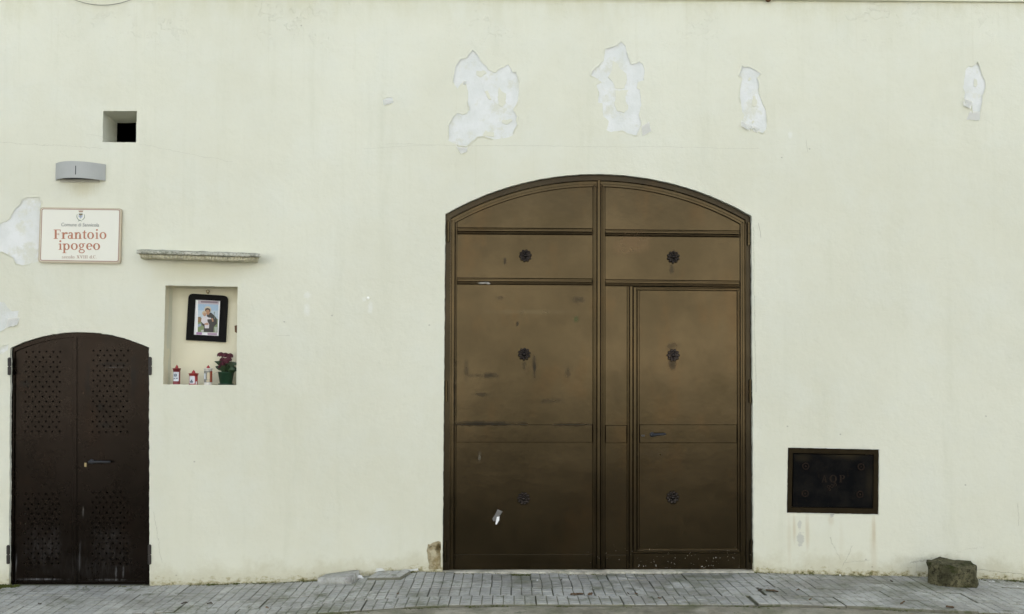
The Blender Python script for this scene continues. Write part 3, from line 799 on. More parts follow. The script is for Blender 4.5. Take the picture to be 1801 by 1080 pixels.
# stiles
SY_ = .056
def st(q, y=SY_-.002, d=.03, ch=.0042, nm='stile'): return bar(nm, q, y, d, M_GATE, G, ch)
st([(794, 389), (800.5, 386), (797.5, 1001.5), (791.5, 1001.5)])
st([(792, 388), (795, 386), (792.5, 1001.5), (789, 1001.5)], .046)
st([(801, 388), (804.2, 388), (802, 976), (799, 976)], .06, .03)
st([(1042.5, 328), (1049.6, 328), (1049, 1001.5), (1042.5, 1001.5)])
st([(1044.2, 325), (1047.2, 325), (1047, 1001.5), (1044, 1001.5)], .049)
st([(1050.6, 316), (1056.2, 316), (1056, 1001.5), (1050, 1001.5)], .044, .04, .004)
st([(1057, 328), (1064.4, 328), (1064.4, 1001.5), (1056.6, 1001.5)])
st([(1059, 325), (1062.2, 325), (1062.2, 1001.5), (1058.8, 1001.5)], .05)
st([(1302, 388), (1311, 391), (1313, 1001), (1303, 1001)])
st([(1305, 390), (1309, 392), (1311, 1001), (1306.5, 1001)], .047)
st([(1309.5, 392), (1314, 394), (1316, 1001), (1312, 1001)], .05)
st([(1103, 503), (1106.5, 503), (1106.5, 1001), (1103, 1001)]); st([(1107.6, 503), (1113, 503), (1113, 1001), (1107.6, 1001)], .05)
# rails
def rail(q, y=SY_-.002, d=.025, ch=.0036): return bar('rail', q, y, d, M_GATE, G, ch)
for (x0, x1, ya, tl) in ((804.5, 1041.8, 401.2, 1.6), (804, 1041.8, 489.6, 1.6), (1064.8, 1300.8, 404.4, 2.4), (1064.8, 1301, 492.4, 2.6)):
    rail(rq(x0, ya+1.6, x1, ya+5.0, tl), .044); rail(rq(x0, ya+6.2, x1, ya+8.2, tl), .052); rail(rq(x0, ya+9.2, x1, ya+10.8, tl), .058)
    rail(rq(x0, ya-1.6, x1, ya-.2, tl), .060)
rail([(802.5, 747), (1042, 747), (1042, 778), (802, 778)], .051); rail([(1065, 748), (1102.3, 748), (1102.3, 779), (1065, 779)], .051)
rail([(1125, 747), (1296, 747), (1296, 779), (1125, 779)], .051)
rail([(801, 975), (1042, 975), (1042, 1001.5), (798, 1001.5)], .060); rail([(1064.5, 976), (1102.5, 976), (1102.5, 1001), (1064.5, 1001)], .060)
rail([(1113.2, 973), (1303, 972.5), (1303, 1000.5), (1113.2, 1001)], .060)
# wicket door frame with its double moulding and weather bar
st([(1114, 504.5), (1119.5, 504.5), (1119.5, 972), (1114, 972)], .05, .03); st([(1120.8, 509), (1124.4, 511), (1124.4, 966), (1120.8, 968)], .058)
st([(1296.6, 511), (1299, 509), (1300.5, 968), (1297.4, 966)], .058)
rail([(1114, 504), (1302, 505.5), (1302, 507.6), (1114, 506.4)], .052); rail([(1120.5, 508.6), (1299.5, 509.8), (1299.5, 511.8), (1120.5, 510.8)], .057)
rail([(1122, 968), (1301, 967.5), (1301, 971.5), (1122, 972)], .040, .03)
# rosettes
bm = bmesh.new(); R = 11.5*MPX
bm_lathe(bm, [(R*.80, 0), (R*.80, .006), (R*.55, .010), (R*.5, .006), (R*.30, .006), (R*.26, .016), (R*.12, .020), (0, .021)], (0, 0, 0), 20, 'Y')
for k in range(10):
    a = 2*math.pi*(k+.5)/10
    m = Matrix.Translation((math.cos(a)*R*.78, -.006, math.sin(a)*R*.78)) @ Matrix.Rotation(-a, 4, 'Y') @ Matrix.Diagonal((R*.24, .007, R*.22, 1))
    bmesh.ops.create_icosphere(bm, subdivisions=2, radius=1, matrix=m)
for k in range(6):
    a = 2*math.pi*k/6
    m = Matrix.Translation((math.cos(a)*R*.42, -.012, math.sin(a)*R*.42)) @ Matrix.Rotation(-a, 4, 'Y') @ Matrix.Diagonal((R*.20, .006, R*.13, 1))
    bmesh.ops.create_icosphere(bm, subdivisions=2, radius=1, matrix=m)
rose = from_bm('rosette', bm, M_ROSE, G, True)
for i, (px, py) in enumerate([(924, 450), (922, 623), (921, 877), (1184, 452.5), (1184, 625), (1183, 875)]):
    o = rose if i == 0 else rose.copy()
    if i: COL.objects.link(o)
    o.location = at(px, py, PY-.001); o.rotation_euler = (0, random.uniform(0, .6), 0); o.scale = (1, 1.25, 1)
# hinges: two knuckles and a pin
def hinge(px, ya, yb, y, parent, mat, w=5.5, xb=None):
    bm = bmesh.new(); xb = px if xb is None else xb; mid = (ya+yb)/2
    r = w/2*MPX
    a = at(px, ya, y); b = at((px+xb)/2, mid-.8, y); c = at((px+xb)/2, mid+.8, y); d = at(xb, yb, y)
    bm_tube(bm, [a, b], r, 10); bm_tube(bm, [c, d], r, 10); bm_tube(bm, [a+Vector((0, 0, .006)), d-Vector((0, 0, .004))], r*.6, 8)
    from_bm('hinge', bm, mat, parent)
for (px, ya, yb) in ((788, 389, 425), (1317, 392, 431), (784.5, 670, 706), (1320, 668, 708), (783.5, 952, 988), (1321.5, 950, 990)):
    hinge(px, ya, yb, .030, G, M_GATE)
def lever(px0, py0, px1, py1, y, parent, mat):
    bm = bmesh.new(); c = at(px0, py0, y); e = at(px1, py1, y-.045)
    bm_lathe(bm, [(.0195, 0), (.0195, .006), (.016, .009)], c, 16, 'Y')
    n_ = c + Vector((0, -.045, 0))
    bm_tube(bm, [c, n_], .010, 10)
    pts = [n_ + Vector((-.008, 0, 0)), n_ + Vector((.012, -.001, 0)), n_.lerp(e, .45) + Vector((0, -.003, .002)), n_.lerp(e, .8), e]
    bm_tube(bm, pts, [.011, .0125, .0095, .0095, .008], 10)
    from_bm('handle', bm, mat, parent, True)
lever(1147, 764.5, 1171, 763.5, .051, G, M_IRON)
bar('keyhole', rq(1128.5, 765, 1134, 767.4), .0495, .01, M_BLACK, G, .0005)

# tape scrap on the gate
tp = empty('torn_tape', at(875, 908, PY-.002)); tag(tp, 'torn strip of clear tape with a white paper shred on the gate', 'tape scrap')
adopt(plate('tape', [rough([(875, 896), (884, 899.5), (878, 908), (876, 914), (868, 917), (866, 913), (871, 905)], 2, .4, 1)], PY-.0012, .001, M_TAPE), tp)
adopt(plate('paper_shred', [rough([(874, 909), (878.5, 908.5), (878, 915), (873.5, 922.5), (871.5, 922), (872.5, 915)], 2, .3, 2)], PY-.0028, .0012, M_PAPER), tp)

# ------------------------------------------------------------------ the small door
DY = .05
bot = 1027.5
sfr = plate('small_door', [[(16.5, bot)] + sd_arc(1, 18.5, 261.5) + [(262.5, bot), (254.5, bot)] + sd_arc(9, 25.5, 254.5)[::-1] + [(23, bot)]], .03, .05, M_SDOOR, bld)
sfr['label'] = 'small dark brown arched metal door with rows of drilled holes'
def holes(rows, y0, y1, x0, x1, xe0, xe1, seed):
    out = []; rr = random.Random(seed); r = 1.75
    for k in range(rows):
        y = y0 + (y1-y0)*k/(rows-1)
        xs_ = [x0 + (x1-x0)*i/5 for i in range(6)] if k % 2 == 0 else [xe0 + (xe1-xe0)*i/4 for i in range(5)]
        for x in xs_:
            cx = x + rr.gauss(0, .35) - .012*(y-y0); cy = y + rr.gauss(0, .3)
            out.append([(cx + r*math.cos(t*math.pi/4), cy + r*math.sin(t*math.pi/4)) for t in range(8)])
    return out
plate('door_leaf', [[(22.5, bot-.5)] + sd_arc(8.2, 25, 130) + [(131, bot-.5)]] + holes(17, 619, 759, 46, 106, 51, 101, 1) + holes(15, 869, 991, 44.5, 105, 50.5, 99.5, 2), .046, .004, M_SDOOR, sfr)
plate('door_leaf', [[(133.5, bot-.5)] + sd_arc(8.2, 133.5, 255) + [(255, bot-.5)]] + holes(17, 616.5, 759.5, 164.5, 225, 172, 218, 3) + holes(15, 866, 991.5, 163.5, 224.5, 170, 219, 4), .044, .004, M_SDOOR, sfr)
bar('meeting_strip', [(127.5, 592), (135, 592), (134.2, bot), (127.2, bot)], .037, .012, M_SDOOR, sfr, .002)
bar('meeting_strip', [(134.6, 592), (136.6, 592), (136.2, bot), (134.4, bot)], .041, .01, M_SDOOR, sfr, .001)
bar('kick_rail', [(23, 1022), (126.5, 1022), (126.5, bot), (23, bot)], .040, .012, M_SDOOR, sfr, .002)
bar('kick_rail', [(137, 1022.5), (254, 1022.5), (254, bot), (137, bot)], .039, .012, M_SDOOR, sfr, .002)
for (px, ya, yb) in ((16.5, 630, 659), (264, 629, 659), (14.5, 960, 991), (263, 959, 992)):
    hinge(px, ya, yb, -.004, sfr, M_HINGE, 6)
lever(161.5, 812, 194, 812.5, .043, sfr, M_IRON)
bm = bmesh.new(); a = at(151, 817.3, .043)
bm_box(bm, a + Vector((-.0085, -.010, -.016)), a + Vector((.0085, .002, .016))); bmesh.ops.bevel(bm, geom=bm.edges[:], offset=.004, segments=2); from_bm('lock_cylinder', bm, M_BRASS, sfr)
# door sill step
bm = bmesh.new(); g = []
for i in range(21):
    x = at(14, 1028).x + (at(265, 1028).x-at(14, 1028).x)*i/20; zt = at(140, 1028.6, .03).z
    g.append([bm.verts.new(p) for p in ((x, .3, zt), (x, -.005, zt-.002), (x, -.012, gz(x, 0)-.02))])
for a, b in zip(g, g[1:]):
    for k in range(2): bm.faces.new((a[k], a[k+1], b[k+1], b[k]))
from_bm('threshold', bm, M_GROUT, bld)

# ------------------------------------------------------------------ utility cover
uc = empty('utility_cover', at(1465, 903)); tag(uc, 'black rusty iron utility hatch lettered AQP set low in the wall', 'utility hatch')
inn = [(1394.5, 796.5), (1537.5, 799.5), (1536, 894.5), (1392.5, 892.5)]
adopt(plate('frame', [rough(cover, 5, .4, 3), inn], -.004, .04, M_CASTF), uc)
door = adopt(plate('hatch_door', [[(1396, 798), (1536.3, 801), (1534.8, 893.2), (1394.2, 891.2)]], .006, .03, M_CAST), uc)
for px, py in ((1417, 820), (1514.5, 821), (1416, 868), (1512.5, 869.5)):
    bm = bmesh.new(); c = at(px, py, .004); bm_torus(bm, c, 5.2*MPX, 1.25*MPX); bm_lathe(bm, [(2*MPX, 0), (1.6*MPX, .006), (0, .007)], c, 10, 'Y')
    o = from_bm('bolt', bm, M_RELIEF, None, True); adopt(o, uc)

# ------------------------------------------------------------------ lettering
class Pen:
    def __init__(s, y): s.bm = bmesh.new(); s.y = y; s.k = 0
    def poly(s, pts):
        y = s.y - s.k*.00004; s.k = (s.k+1) % 14
        P = [at(a, b, y) for a, b in pts]; bm_prism(s.bm, P, [p+Vector((0, .0012, 0)) for p in P])
def letter(pen, ch, x0, x1, base, xh, wgt=1.0):
    """serif letters; x0..x1 and base in pixels, xh = x-height in pixels"""
    W = x1-x0
    T = lambda u, v: (x0 + u*W, base - v*xh)
    def R(a, b, c, d): pen.poly([T(a, b), T(c, b), T(c, d), T(a, d)])
    def Q(*p): pen.poly([T(*q) for q in p])
    def band(cx, cy, rx, ry, a0, a1, tx, ty, n=14):
        for i in range(n):
            p, q = math.radians(a0+(a1-a0)*i/n), math.radians(a0+(a1-a0)*(i+1)/n)
            Q((cx+rx*math.cos(p), cy+ry*math.sin(p)), (cx+rx*math.cos(q), cy+ry*math.sin(q)), (cx+(rx-tx)*math.cos(q), cy+(ry-ty)*math.sin(q)), (cx+(rx-tx)*math.cos(p), cy+(ry-ty)*math.sin(p)))
    def disc(cx, cy, rx, ry): pen.poly([T(cx+rx*math.cos(k*math.pi/6), cy+ry*math.sin(k*math.pi/6)) for k in range(12)])
    if ch == 'o': band(.5, .5, .5, .53, 0, 360, .25, .09, 22)
    elif ch == 'i': R(.28, 0, .74, .98); R(.0, 0, 1, .08); Q((.0, .84), (.28, .86), (.28, .98), (.0, .92)); disc(.5, 1.34, .32, .15)
    elif ch == 'l': R(.3, 0, .7, 1.45); R(.0, 0, 1, .08); Q((.0, 1.33), (.3, 1.35), (.3, 1.45), (.0, 1.41))
    elif ch == 'n': R(.12, 0, .34, .98); R(0, 0, .45, .08); Q((0, .84), (.12, .86), (.12, .98), (0, .92)); band(.55, .60, .31, .42, 175, 5, .14, .14); R(.65, 0, .87, .66); R(.53, 0, 1, .08)
    elif ch == 'r': R(.16, 0, .45, .98); R(0, 0, .62, .08); Q((0, .84), (.16, .86), (.16, .98), (0, .92)); band(.72, .62, .3, .4, 170, 60, .16, .16); disc(.84, .86, .17, .14)
    elif ch == 'a': band(.36, .29, .36, .31, 0, 360, .2, .10, 18); R(.58, .10, .84, .74); band(.46, .70, .38, .32, 0, 165, .24, .12); Q((.62, .0), (1, .02), (1, .10), (.62, .16))
    elif ch == 't': Q((.28, .12), (.64, .12), (.64, 1.3), (.52, 1.3), (.28, 1.05)); R(.02, .88, .98, .98); band(.66, .2, .38, .22, 180, 330, .34, .10)
    elif ch == 'F': R(.16, 0, .44, 1.41); R(.02, 1.32, .98, 1.41); R(.42, .68, .78, .77); R(0, 0, .62, .08); Q((.86, 1.36), (.98, 1.36), (.98, 1.06), (.93, 1.06)); Q((.7, .72), (.78, .95), (.78, .5))
    elif ch == 'p': R(.14, -.46, .37, .98); R(0, -.52, .54, -.44); Q((0, .84), (.14, .86), (.14, .98), (0, .92)); band(.58, .48, .42, .52, -150, 150, .23, .10, 20)
    elif ch == 'g': band(.42, .66, .38, .36, 0, 360, .22, .09, 20); Q((.68, .86), (1, .90), (1, 1.0), (.68, .98)); band(.46, -.22, .46, .32, 0, 360, .14, .12, 20); Q((.18, .34), (.32, .30), (.26, .04), (.1, .1)); R(.2, .0, .7, .11)
    elif ch == 'e': band(.5, .5, .5, .53, 0, 318, .27, .10, 20); R(.2, .50, .98, .59)
    elif ch == 'c': band(.5, .5, .5, .53, 45, 318, .27, .10, 18); disc(.82, .82, .17, .13)
    elif ch == 's': band(.5, .74, .42, .28, 20, 270, .24, .11); band(.5, .27, .46, .29, 90, -160, .26, .11); R(.0, .02, .12, .3)
    elif ch == 'd': band(.44, .48, .44, .52, 0, 360, .25, .10, 18); R(.66, 0, .9, 1.45); R(.5, 1.36, .9, 1.45); R(.8, 0, 1, .08)
    elif ch == 'X': Q((.05, 1.4), (.35, 1.4), (.98, 0), (.68, 0)); Q((.78, 1.4), (.9, 1.4), (.18, 0), (.06, 0)); R(0, 1.33, .45, 1.41); R(.6, 1.33, 1, 1.41); R(0, 0, .32, .08); R(.55, 0, 1, .08)
    elif ch == 'V': Q((.08, 1.4), (.36, 1.4), (.58, .0), (.46, .0)); Q((.8, 1.4), (.92, 1.4), (.58, 0), (.46, 0)); R(0, 1.33, .45, 1.41); R(.66, 1.33, 1, 1.41)
    elif ch == 'I': R(.3, 0, .7, 1.41); R(0, 0, 1, .08); R(0, 1.33, 1, 1.41)
    elif ch == 'C': band(.53, .7, .53, .73, 40, 320, .25, .10, 20); Q((.88, 1.36), (.97, 1.36), (.97, 1.0), (.92, 1.0))
    elif ch == '.': disc(.5, .1, .5, .13)
    elif ch == 'A': Q((.42, 1), (.58, 1), (.95, 0), (.68, 0)); Q((.42, 1), (.52, 1), (.18, 0), (.05, 0)); R(.22, .28, .74, .38); R(0, 0, .3, .08); R(.58, 0, 1, .08)
    elif ch == 'Q': band(.5, .5, .5, .52, 60, 300, .26, .09, 14); band(.5, .5, .5, .52, -58, 58, .26, .09, 10); Q((.5, .12), (.66, .18), (.92, -.14), (.74, -.16))
    elif ch == 'P': R(.1, 0, .38, 1); R(0, 0, .5, .08); R(0, .92, .5, 1); band(.45, .72, .48, .29, -90, 90, .26, .10)
pen = Pen(.0045)
for ch, a, b in (('A', 1445, 1455), ('Q', 1459, 1472), ('P', 1476, 1487)): letter(pen, ch, a, b, 848.5, 13)
o = from_bm('lettering', pen.bm, M_RELIEF); o.parent = door
# small worn badge under the letters
bm = bmesh.new()
for px, py, r in ((1457, 856, 2.2), (1463, 855, 2.4), (1469, 853, 2), (1459, 861, 1.6)):
    bm_torus(bm, at(px, py, .005), r*MPX, .8*MPX, 10, 5)
o = from_bm('badge', bm, M_RELIEF); o.parent = door

# ------------------------------------------------------------------ street sign plate
sg = empty('sign', at(141, 462)); tag(sg, 'cream metal sign with brown border reading Frantoio ipogeo', 'sign')
def rrect(q, r, n=5):
    out = []
    for i in range(4):
        p = Vector(q[i]); a = (Vector(q[i-1])-p).normalized(); b = (Vector(q[(i+1) % 4])-p).normalized()
        s, e = p + a*r, p + b*r
        for k in range(n+1):
            t = k/n; out.append(tuple((s*(1-t)**2 + p*2*t*(1-t) + e*t*t)[:2]))
    return out
def inset(q, d): return [(q[0][0]+d, q[0][1]+d), (q[1][0]-d, q[1][1]+d), (q[2][0]-d, q[2][1]-d), (q[3][0]+d, q[3][1]-d)]
SQ = [(70.5, 364.5), (214, 366.5), (211.5, 464), (67, 461.5)]
SYF = -.024
adopt(plate('backing', [rrect(SQ, 5)], SYF, .022, M_SIGNRIM), sg)
face = adopt(plate('face', [rrect([(72.6, 366.4), (211.5, 368.2), (209, 461), (69.6, 459.2)], 4)], SYF-.0018, .003, M_SIGN), sg)
bq = [(73.2, 366.8), (211.2, 368.6), (208.6, 460.6), (70.4, 458.6)]
o = plate('border', [rrect(bq, 4), rrect(inset(bq, 1.3), 3)], SYF-.0026, .0015, M_BROWN); o.parent = face; o.matrix_parent_inverse = face.matrix_world.inverted()
def to_face(o): o.parent = face; o.matrix_parent_inverse = Matrix.Identity(4); return o
ox, oy, k8 = 50, 350, 8.305
PYF = SYF-.0030
pen = Pen(PYF)
for ch, a, b in (('F', 367, 470), ('r', 482, 574), ('a', 574, 662), ('n', 668, 780), ('t', 786, 850), ('o', 858, 957), ('i', 978, 1022), ('o', 1038, 1138)): letter(pen, ch, ox+a/k8, ox+b/k8, oy+583/k8, 97/k8)
for ch, a, b in (('i', 440, 490), ('p', 496, 602), ('o', 618, 720), ('g', 733, 830), ('e', 843, 936), ('o', 943, 1046)): letter(pen, ch, ox+a/k8, ox+b/k8, oy+742/k8, 94/k8)
to_face(from_bm('title_lettering', pen.bm, M_TERRA))
pen = Pen(PYF); x = 488
for ch, wd_ in (('s', 26), ('e', 28), ('c', 28), ('o', 32), ('l', 18), ('o', 32), (' ', 22), ('X', 44), ('V', 40), ('I', 20), ('I', 20), ('I', 20), (' ', 18), ('d', 34), ('.', 9), ('C', 38), ('.', 9)):
    if ch != ' ': letter(pen, ch, ox+x/k8, ox+(x+wd_*.97)/k8, oy+868/k8, 31/k8)
    x += wd_*1.085 + 2
to_face(from_bm('century_lettering', pen.bm, M_TANINK))
def text_mesh(name, body, q, y, mat, shear=0.0, off=0.0):
    cu = bpy.data.curves.new('tmp', 'FONT'); cu.body = body; cu.shear = shear; cu.offset = off; cu.extrude = .01
    o = bpy.data.objects.new('tmp', cu); COL.objects.link(o)
    dg = bpy.context.evaluated_depsgraph_get(); dg.update(); me = bpy.data.meshes.new_from_object(o.evaluated_get(dg))
    bpy.data.objects.remove(o); bpy.data.curves.remove(cu)
    mx = max(v.co.x for v in me.vertices); mn = min(v.co.x for v in me.vertices); my = max(v.co.y for v in me.vertices); ny = min(v.co.y for v in me.vertices)
    for v in me.vertices:
        u = (v.co.x-mn)/(mx-mn); t = (v.co.y-ny)/(my-ny)
        p = at(q[0]+(q[2]-q[0])*u, q[3]+(q[1]-q[3])*t + u*.8, y); v.co = p + Vector((0, -v.co.z*.05, 0))
    me.materials.clear(); return link(name, me, mat)
to_face(text_mesh('town_lettering', 'Comune di Sannicola', (107.8, 391.6, 174.2, 398.0), PYF, M_GREYINK, .12, .004))
# the town crest: mural crown, shield with tree and cross, two branches
cz = lambda L: [(120 + a/27.0, 361.0 + b/27.8) for a, b in L]
pen = Pen(PYF); pen.poly(cz([(480, 250), (540, 265), (560, 245), (600, 262), (640, 245), (660, 262), (720, 250), (680, 345), (520, 345)])); to_face(from_bm('crest_crown', pen.bm, M_TANINK))
pen = Pen(PYF+.0004); pen.poly(cz([(500, 400), (690, 400), (680, 560), (650, 610), (590, 655), (530, 610), (490, 560)])); to_face(from_bm('crest_shield', pen.bm, M_BLUEINK))
pen = Pen(PYF-.0006); pen.poly(cz([(505, 405), (680, 405), (680, 480), (610, 500), (575, 500), (515, 480)])); to_face(from_bm('crest_tree', pen.bm, M_OLIVEINK))
pen = Pen(PYF-.0006); pen.poly(cz([(570, 500), (595, 500), (592, 640), (575, 640)])); pen.poly(cz([(490, 540), (650, 540), (650, 562), (490, 562)])); to_face(from_bm('crest_cross', pen.bm, M_GREYINK))
pen = Pen(PYF)
for sgn in (-1, 1):
    for i in range(9):
        a0, a1 = math.radians(150 + i*11), math.radians(150 + (i+1)*11)
        f = lambda a, r: (590 + sgn*-1*r*math.cos(a)*-1*-1, 520 - r*1.12*math.sin(a))
        f = lambda a, r: (590 + sgn*(-r)*math.cos(a), 540 - r*1.05*math.sin(a))
        w0 = 16 + 8*math.sin(i/9*3.14)
        pen.poly(cz([f(a0, 185+w0*.6), f(a1, 185+w0*.6), f(a1, 185-w0*.7), f(a0, 185-w0*.7)]))
pen.poly(cz([(455, 800), (490, 740), (560, 715), (620, 740), (640, 800), (600, 770), (560, 750), (500, 780)]))
to_face(from_bm('crest_wreath', pen.bm, M_GREENINK))

# ------------------------------------------------------------------ wall lamp
lp = empty('wall_lamp', at(141, 304)); tag(lp, 'grey curved metal wall lamp above the sign', 'lamp')
bm = bmesh.new(); N = 28; outer = []; T = .0035
def lamp_pt(u, top):
    """u in -1..1 across the bow"""
    prot = -.012 - .118*(1-abs(u)**2.0)
    xl, xr = at(97.8, 300, -.012).x, at(185, 300, -.012).x
    x = (xl+xr)/2 + (xr-xl)/2*u
    zt = at(140, 288.8 + u*.9, 0).z; zb = at(140, 317.6 + u*.6, 0).z
    return Vector((x, prot, zt if top else zb))
fr = []
for i in range(N+1):
    u = -1 + 2*i/N
    a, b = lamp_pt(u, True), lamp_pt(u, False)
    d = Vector((0, T, 0))
    fr.append([bm.verts.new(p) for p in (a, b, b+d, a+d)])
for a, b in zip(fr, fr[1:]):
    for k in range(4):
        j = (k+1) % 4; bm.faces.new((a[k], b[k], b[j], a[j]))
bm.faces.new(fr[0]); bm.faces.new(fr[-1][::-1])
adopt(from_bm('shade', bm, M_LAMP), lp)
for i in range(2):
    bm = bmesh.new(); u = -1 if i == 0 else 1
    a, b = lamp_pt(u, True), lamp_pt(u, False)
    x0, x1 = (a.x, a.x+.004) if i == 0 else (a.x-.004, a.x)
    bm_box(bm, (x0, a.y+.0037, b.z+.0005), (x1, .001, a.z-.0005)); adopt(from_bm('side_cheek', bm, M_LAMP), lp)
bm = bmesh.new(); a = at(108, 290, 0); b = at(176, 320.8, 0); bm_box(bm, (a.x, -.016, b.z), (b.x, .001, a.z)); bmesh.ops.bevel(bm, geom=bm.edges[:], offset=.002)
adopt(from_bm('back_plate', bm, M_DIFF), lp)
bm = bmesh.new(); a = at(116, 296, 0); b = at(168, 316.4, 0); bm_box(bm, (a.x, -.068, b.z), (b.x, -.0165, a.z)); bmesh.ops.bevel(bm, geom=bm.edges[:], offset=.01, segments=2)
adopt(from_bm('shade_fill', bm, M_BLACK), lp)  # black fill that paints in the shade of the lamp's open underside
bm = bmesh.new(); p = at(132, 291.5, -.128); q = at(133.7, 307, -.128); bm_box(bm, (p.x, -.1296, q.z), (q.x, -.115, p.z)); adopt(from_bm('slot', bm, M_BLACK), lp)

# ------------------------------------------------------------------ shrine: framed print, candles, flowers
py_ = nd-.026
pic = empty('framed_picture', at(362, 600, nd)); tag(pic, 'framed holy print in a black frame hanging in the niche', 'picture')
OQ = [(331.5, 516), (400.6, 520.2), (396.2, 602), (326.8, 598)]
def corner(q, i, r, n=5):
    p = Vector(q[i]); a = (Vector(q[i-1])-p).normalized(); b = (Vector(q[(i+1) % 4])-p).normalized()
    s, e = p+a*r, p+b*r
    return [tuple((s*(1-k/n)**2 + p*2*(k/n)*(1-k/n) + e*(k/n)**2)[:2]) for k in range(n+1)]
IQ = [(343.6, 527), (387.2, 529.2), (384.4, 590.8), (340.4, 588.6)]
adopt(plate('frame', [corner(OQ, 0, 9) + corner(OQ, 1, 9) + [OQ[2], OQ[3]], IQ], py_, .022, M_FRAME), pic)
lipq = inset(IQ, -2.2)
adopt(plate('frame_lip', [lipq, IQ], py_-.004, .006, M_FRAME), pic)
prt = adopt(plate('print', [inset(IQ, -1)], py_+.006, .003, M_PAPER), pic)
C = {}
def ink(c):
    if c not in C: C[c] = simple('print_ink', c, .5, 0, .12, 120, 0)
    return C[c]
zp = lambda L: [(320 + a/9.82, 500 + b/9.82) for a, b in L]
lay = [0]
def ink_poly(name, L, c):
    lay[0] += 1
    o = plate(name, [zp(L)], py_+.0056-.0003*lay[0], .0006, ink(c)); o.parent = prt; return o
def ell(cx, cy, rx, ry, n=16): return [(cx+rx*math.cos(2*math.pi*k/n), cy+ry*math.sin(2*math.pi*k/n)) for k in range(n)]
ink_poly('printed_sky', [(278, 340), (632, 350), (622, 640), (276, 640)], (.30, .42, .55))
ink_poly('printed_sky', [(278, 450), (628, 455), (622, 640), (276, 640)], (.42, .50, .56))
ink_poly('printed_border', [(278, 275), (640, 290), (634, 352), (278, 338)], (.42, .38, .42))
ink_poly('printed_border', [(325, 285), (620, 300), (616, 330), (330, 318)], (.20, .15, .18))
ink_poly('printed_meadow', [(276, 580), (620, 600), (612, 835), (272, 825)], (.17, .22, .09))
ink_poly('printed_meadow', [(276, 565), (320, 560), (345, 620), (310, 660), (276, 655)], (.22, .13, .05))
ink_poly('printed_water', [(276, 690), (330, 680), (330, 720), (276, 740)], (.26, .32, .42))
ink_poly('printed_halo', ell(446, 440, 62, 62), (.52, .45, .33))
ink_poly('printed_robe', [(430, 490), (505, 490), (560, 540), (600, 590), (605, 680), (570, 715), (550, 740), (545, 830), (378, 820), (380, 730), (340, 700), (335, 650), (380, 640), (430, 560)], (.022, .018, .015))
ink_poly('printed_head', ell(447, 470, 36, 58), (.33, .17, .085))
ink_poly('printed_hair', [(398, 450), (405, 420), (445, 408), (485, 425), (492, 470), (478, 480), (470, 445), (440, 438), (415, 450), (410, 475)], (.05, .028, .016))
ink_poly('printed_halo', ell(385, 500, 38, 40), (.46, .38, .25))
ink_poly('printed_child', ell(392, 520, 28, 32), (.42, .24, .14))
ink_poly('printed_gown', [(365, 555), (420, 550), (460, 575), (500, 580), (505, 600), (440, 605), (440, 640), (470, 690), (465, 760), (395, 760), (390, 690), (355, 670), (330, 640), (340, 590)], (.58, .55, .56))
ink_poly('printed_hands', [(385, 680), (440, 660), (468, 690), (440, 705), (390, 700)], (.38, .21, .13))
ink_poly('printed_hands', [(505, 590), (535, 585), (548, 640), (525, 650)], (.34, .18, .10))
ink_poly('printed_lilies', [(552, 480), (566, 470), (560, 520), (570, 600), (560, 600)], (.12, .18, .12))
ink_poly('printed_flowers', [(330, 790), (375, 785), (372, 825), (335, 825)], (.45, .46, .40))
ink_poly('printed_flowers', [(560, 740), (605, 735), (605, 820), (570, 830)], (.36, .40, .33))
ink_poly('printed_border', [(250, 825), (345, 830), (345, 872), (248, 868)], (.34, .20, .34))
ink_poly('printed_border', [(440, 835), (606, 840), (602, 882), (445, 876)], (.38, .28, .36))
bm = bmesh.new(); c = at(365.5, 512.5, py_); bm_torus(bm, c, 2.6*MPX, .8*MPX, 14, 6); bm_box(bm, c+Vector((-.004, -.002, -.02)), c+Vector((.004, .012, -.008)))
adopt(from_bm('hanging_ring', bm, M_BRASS, None, True), pic)

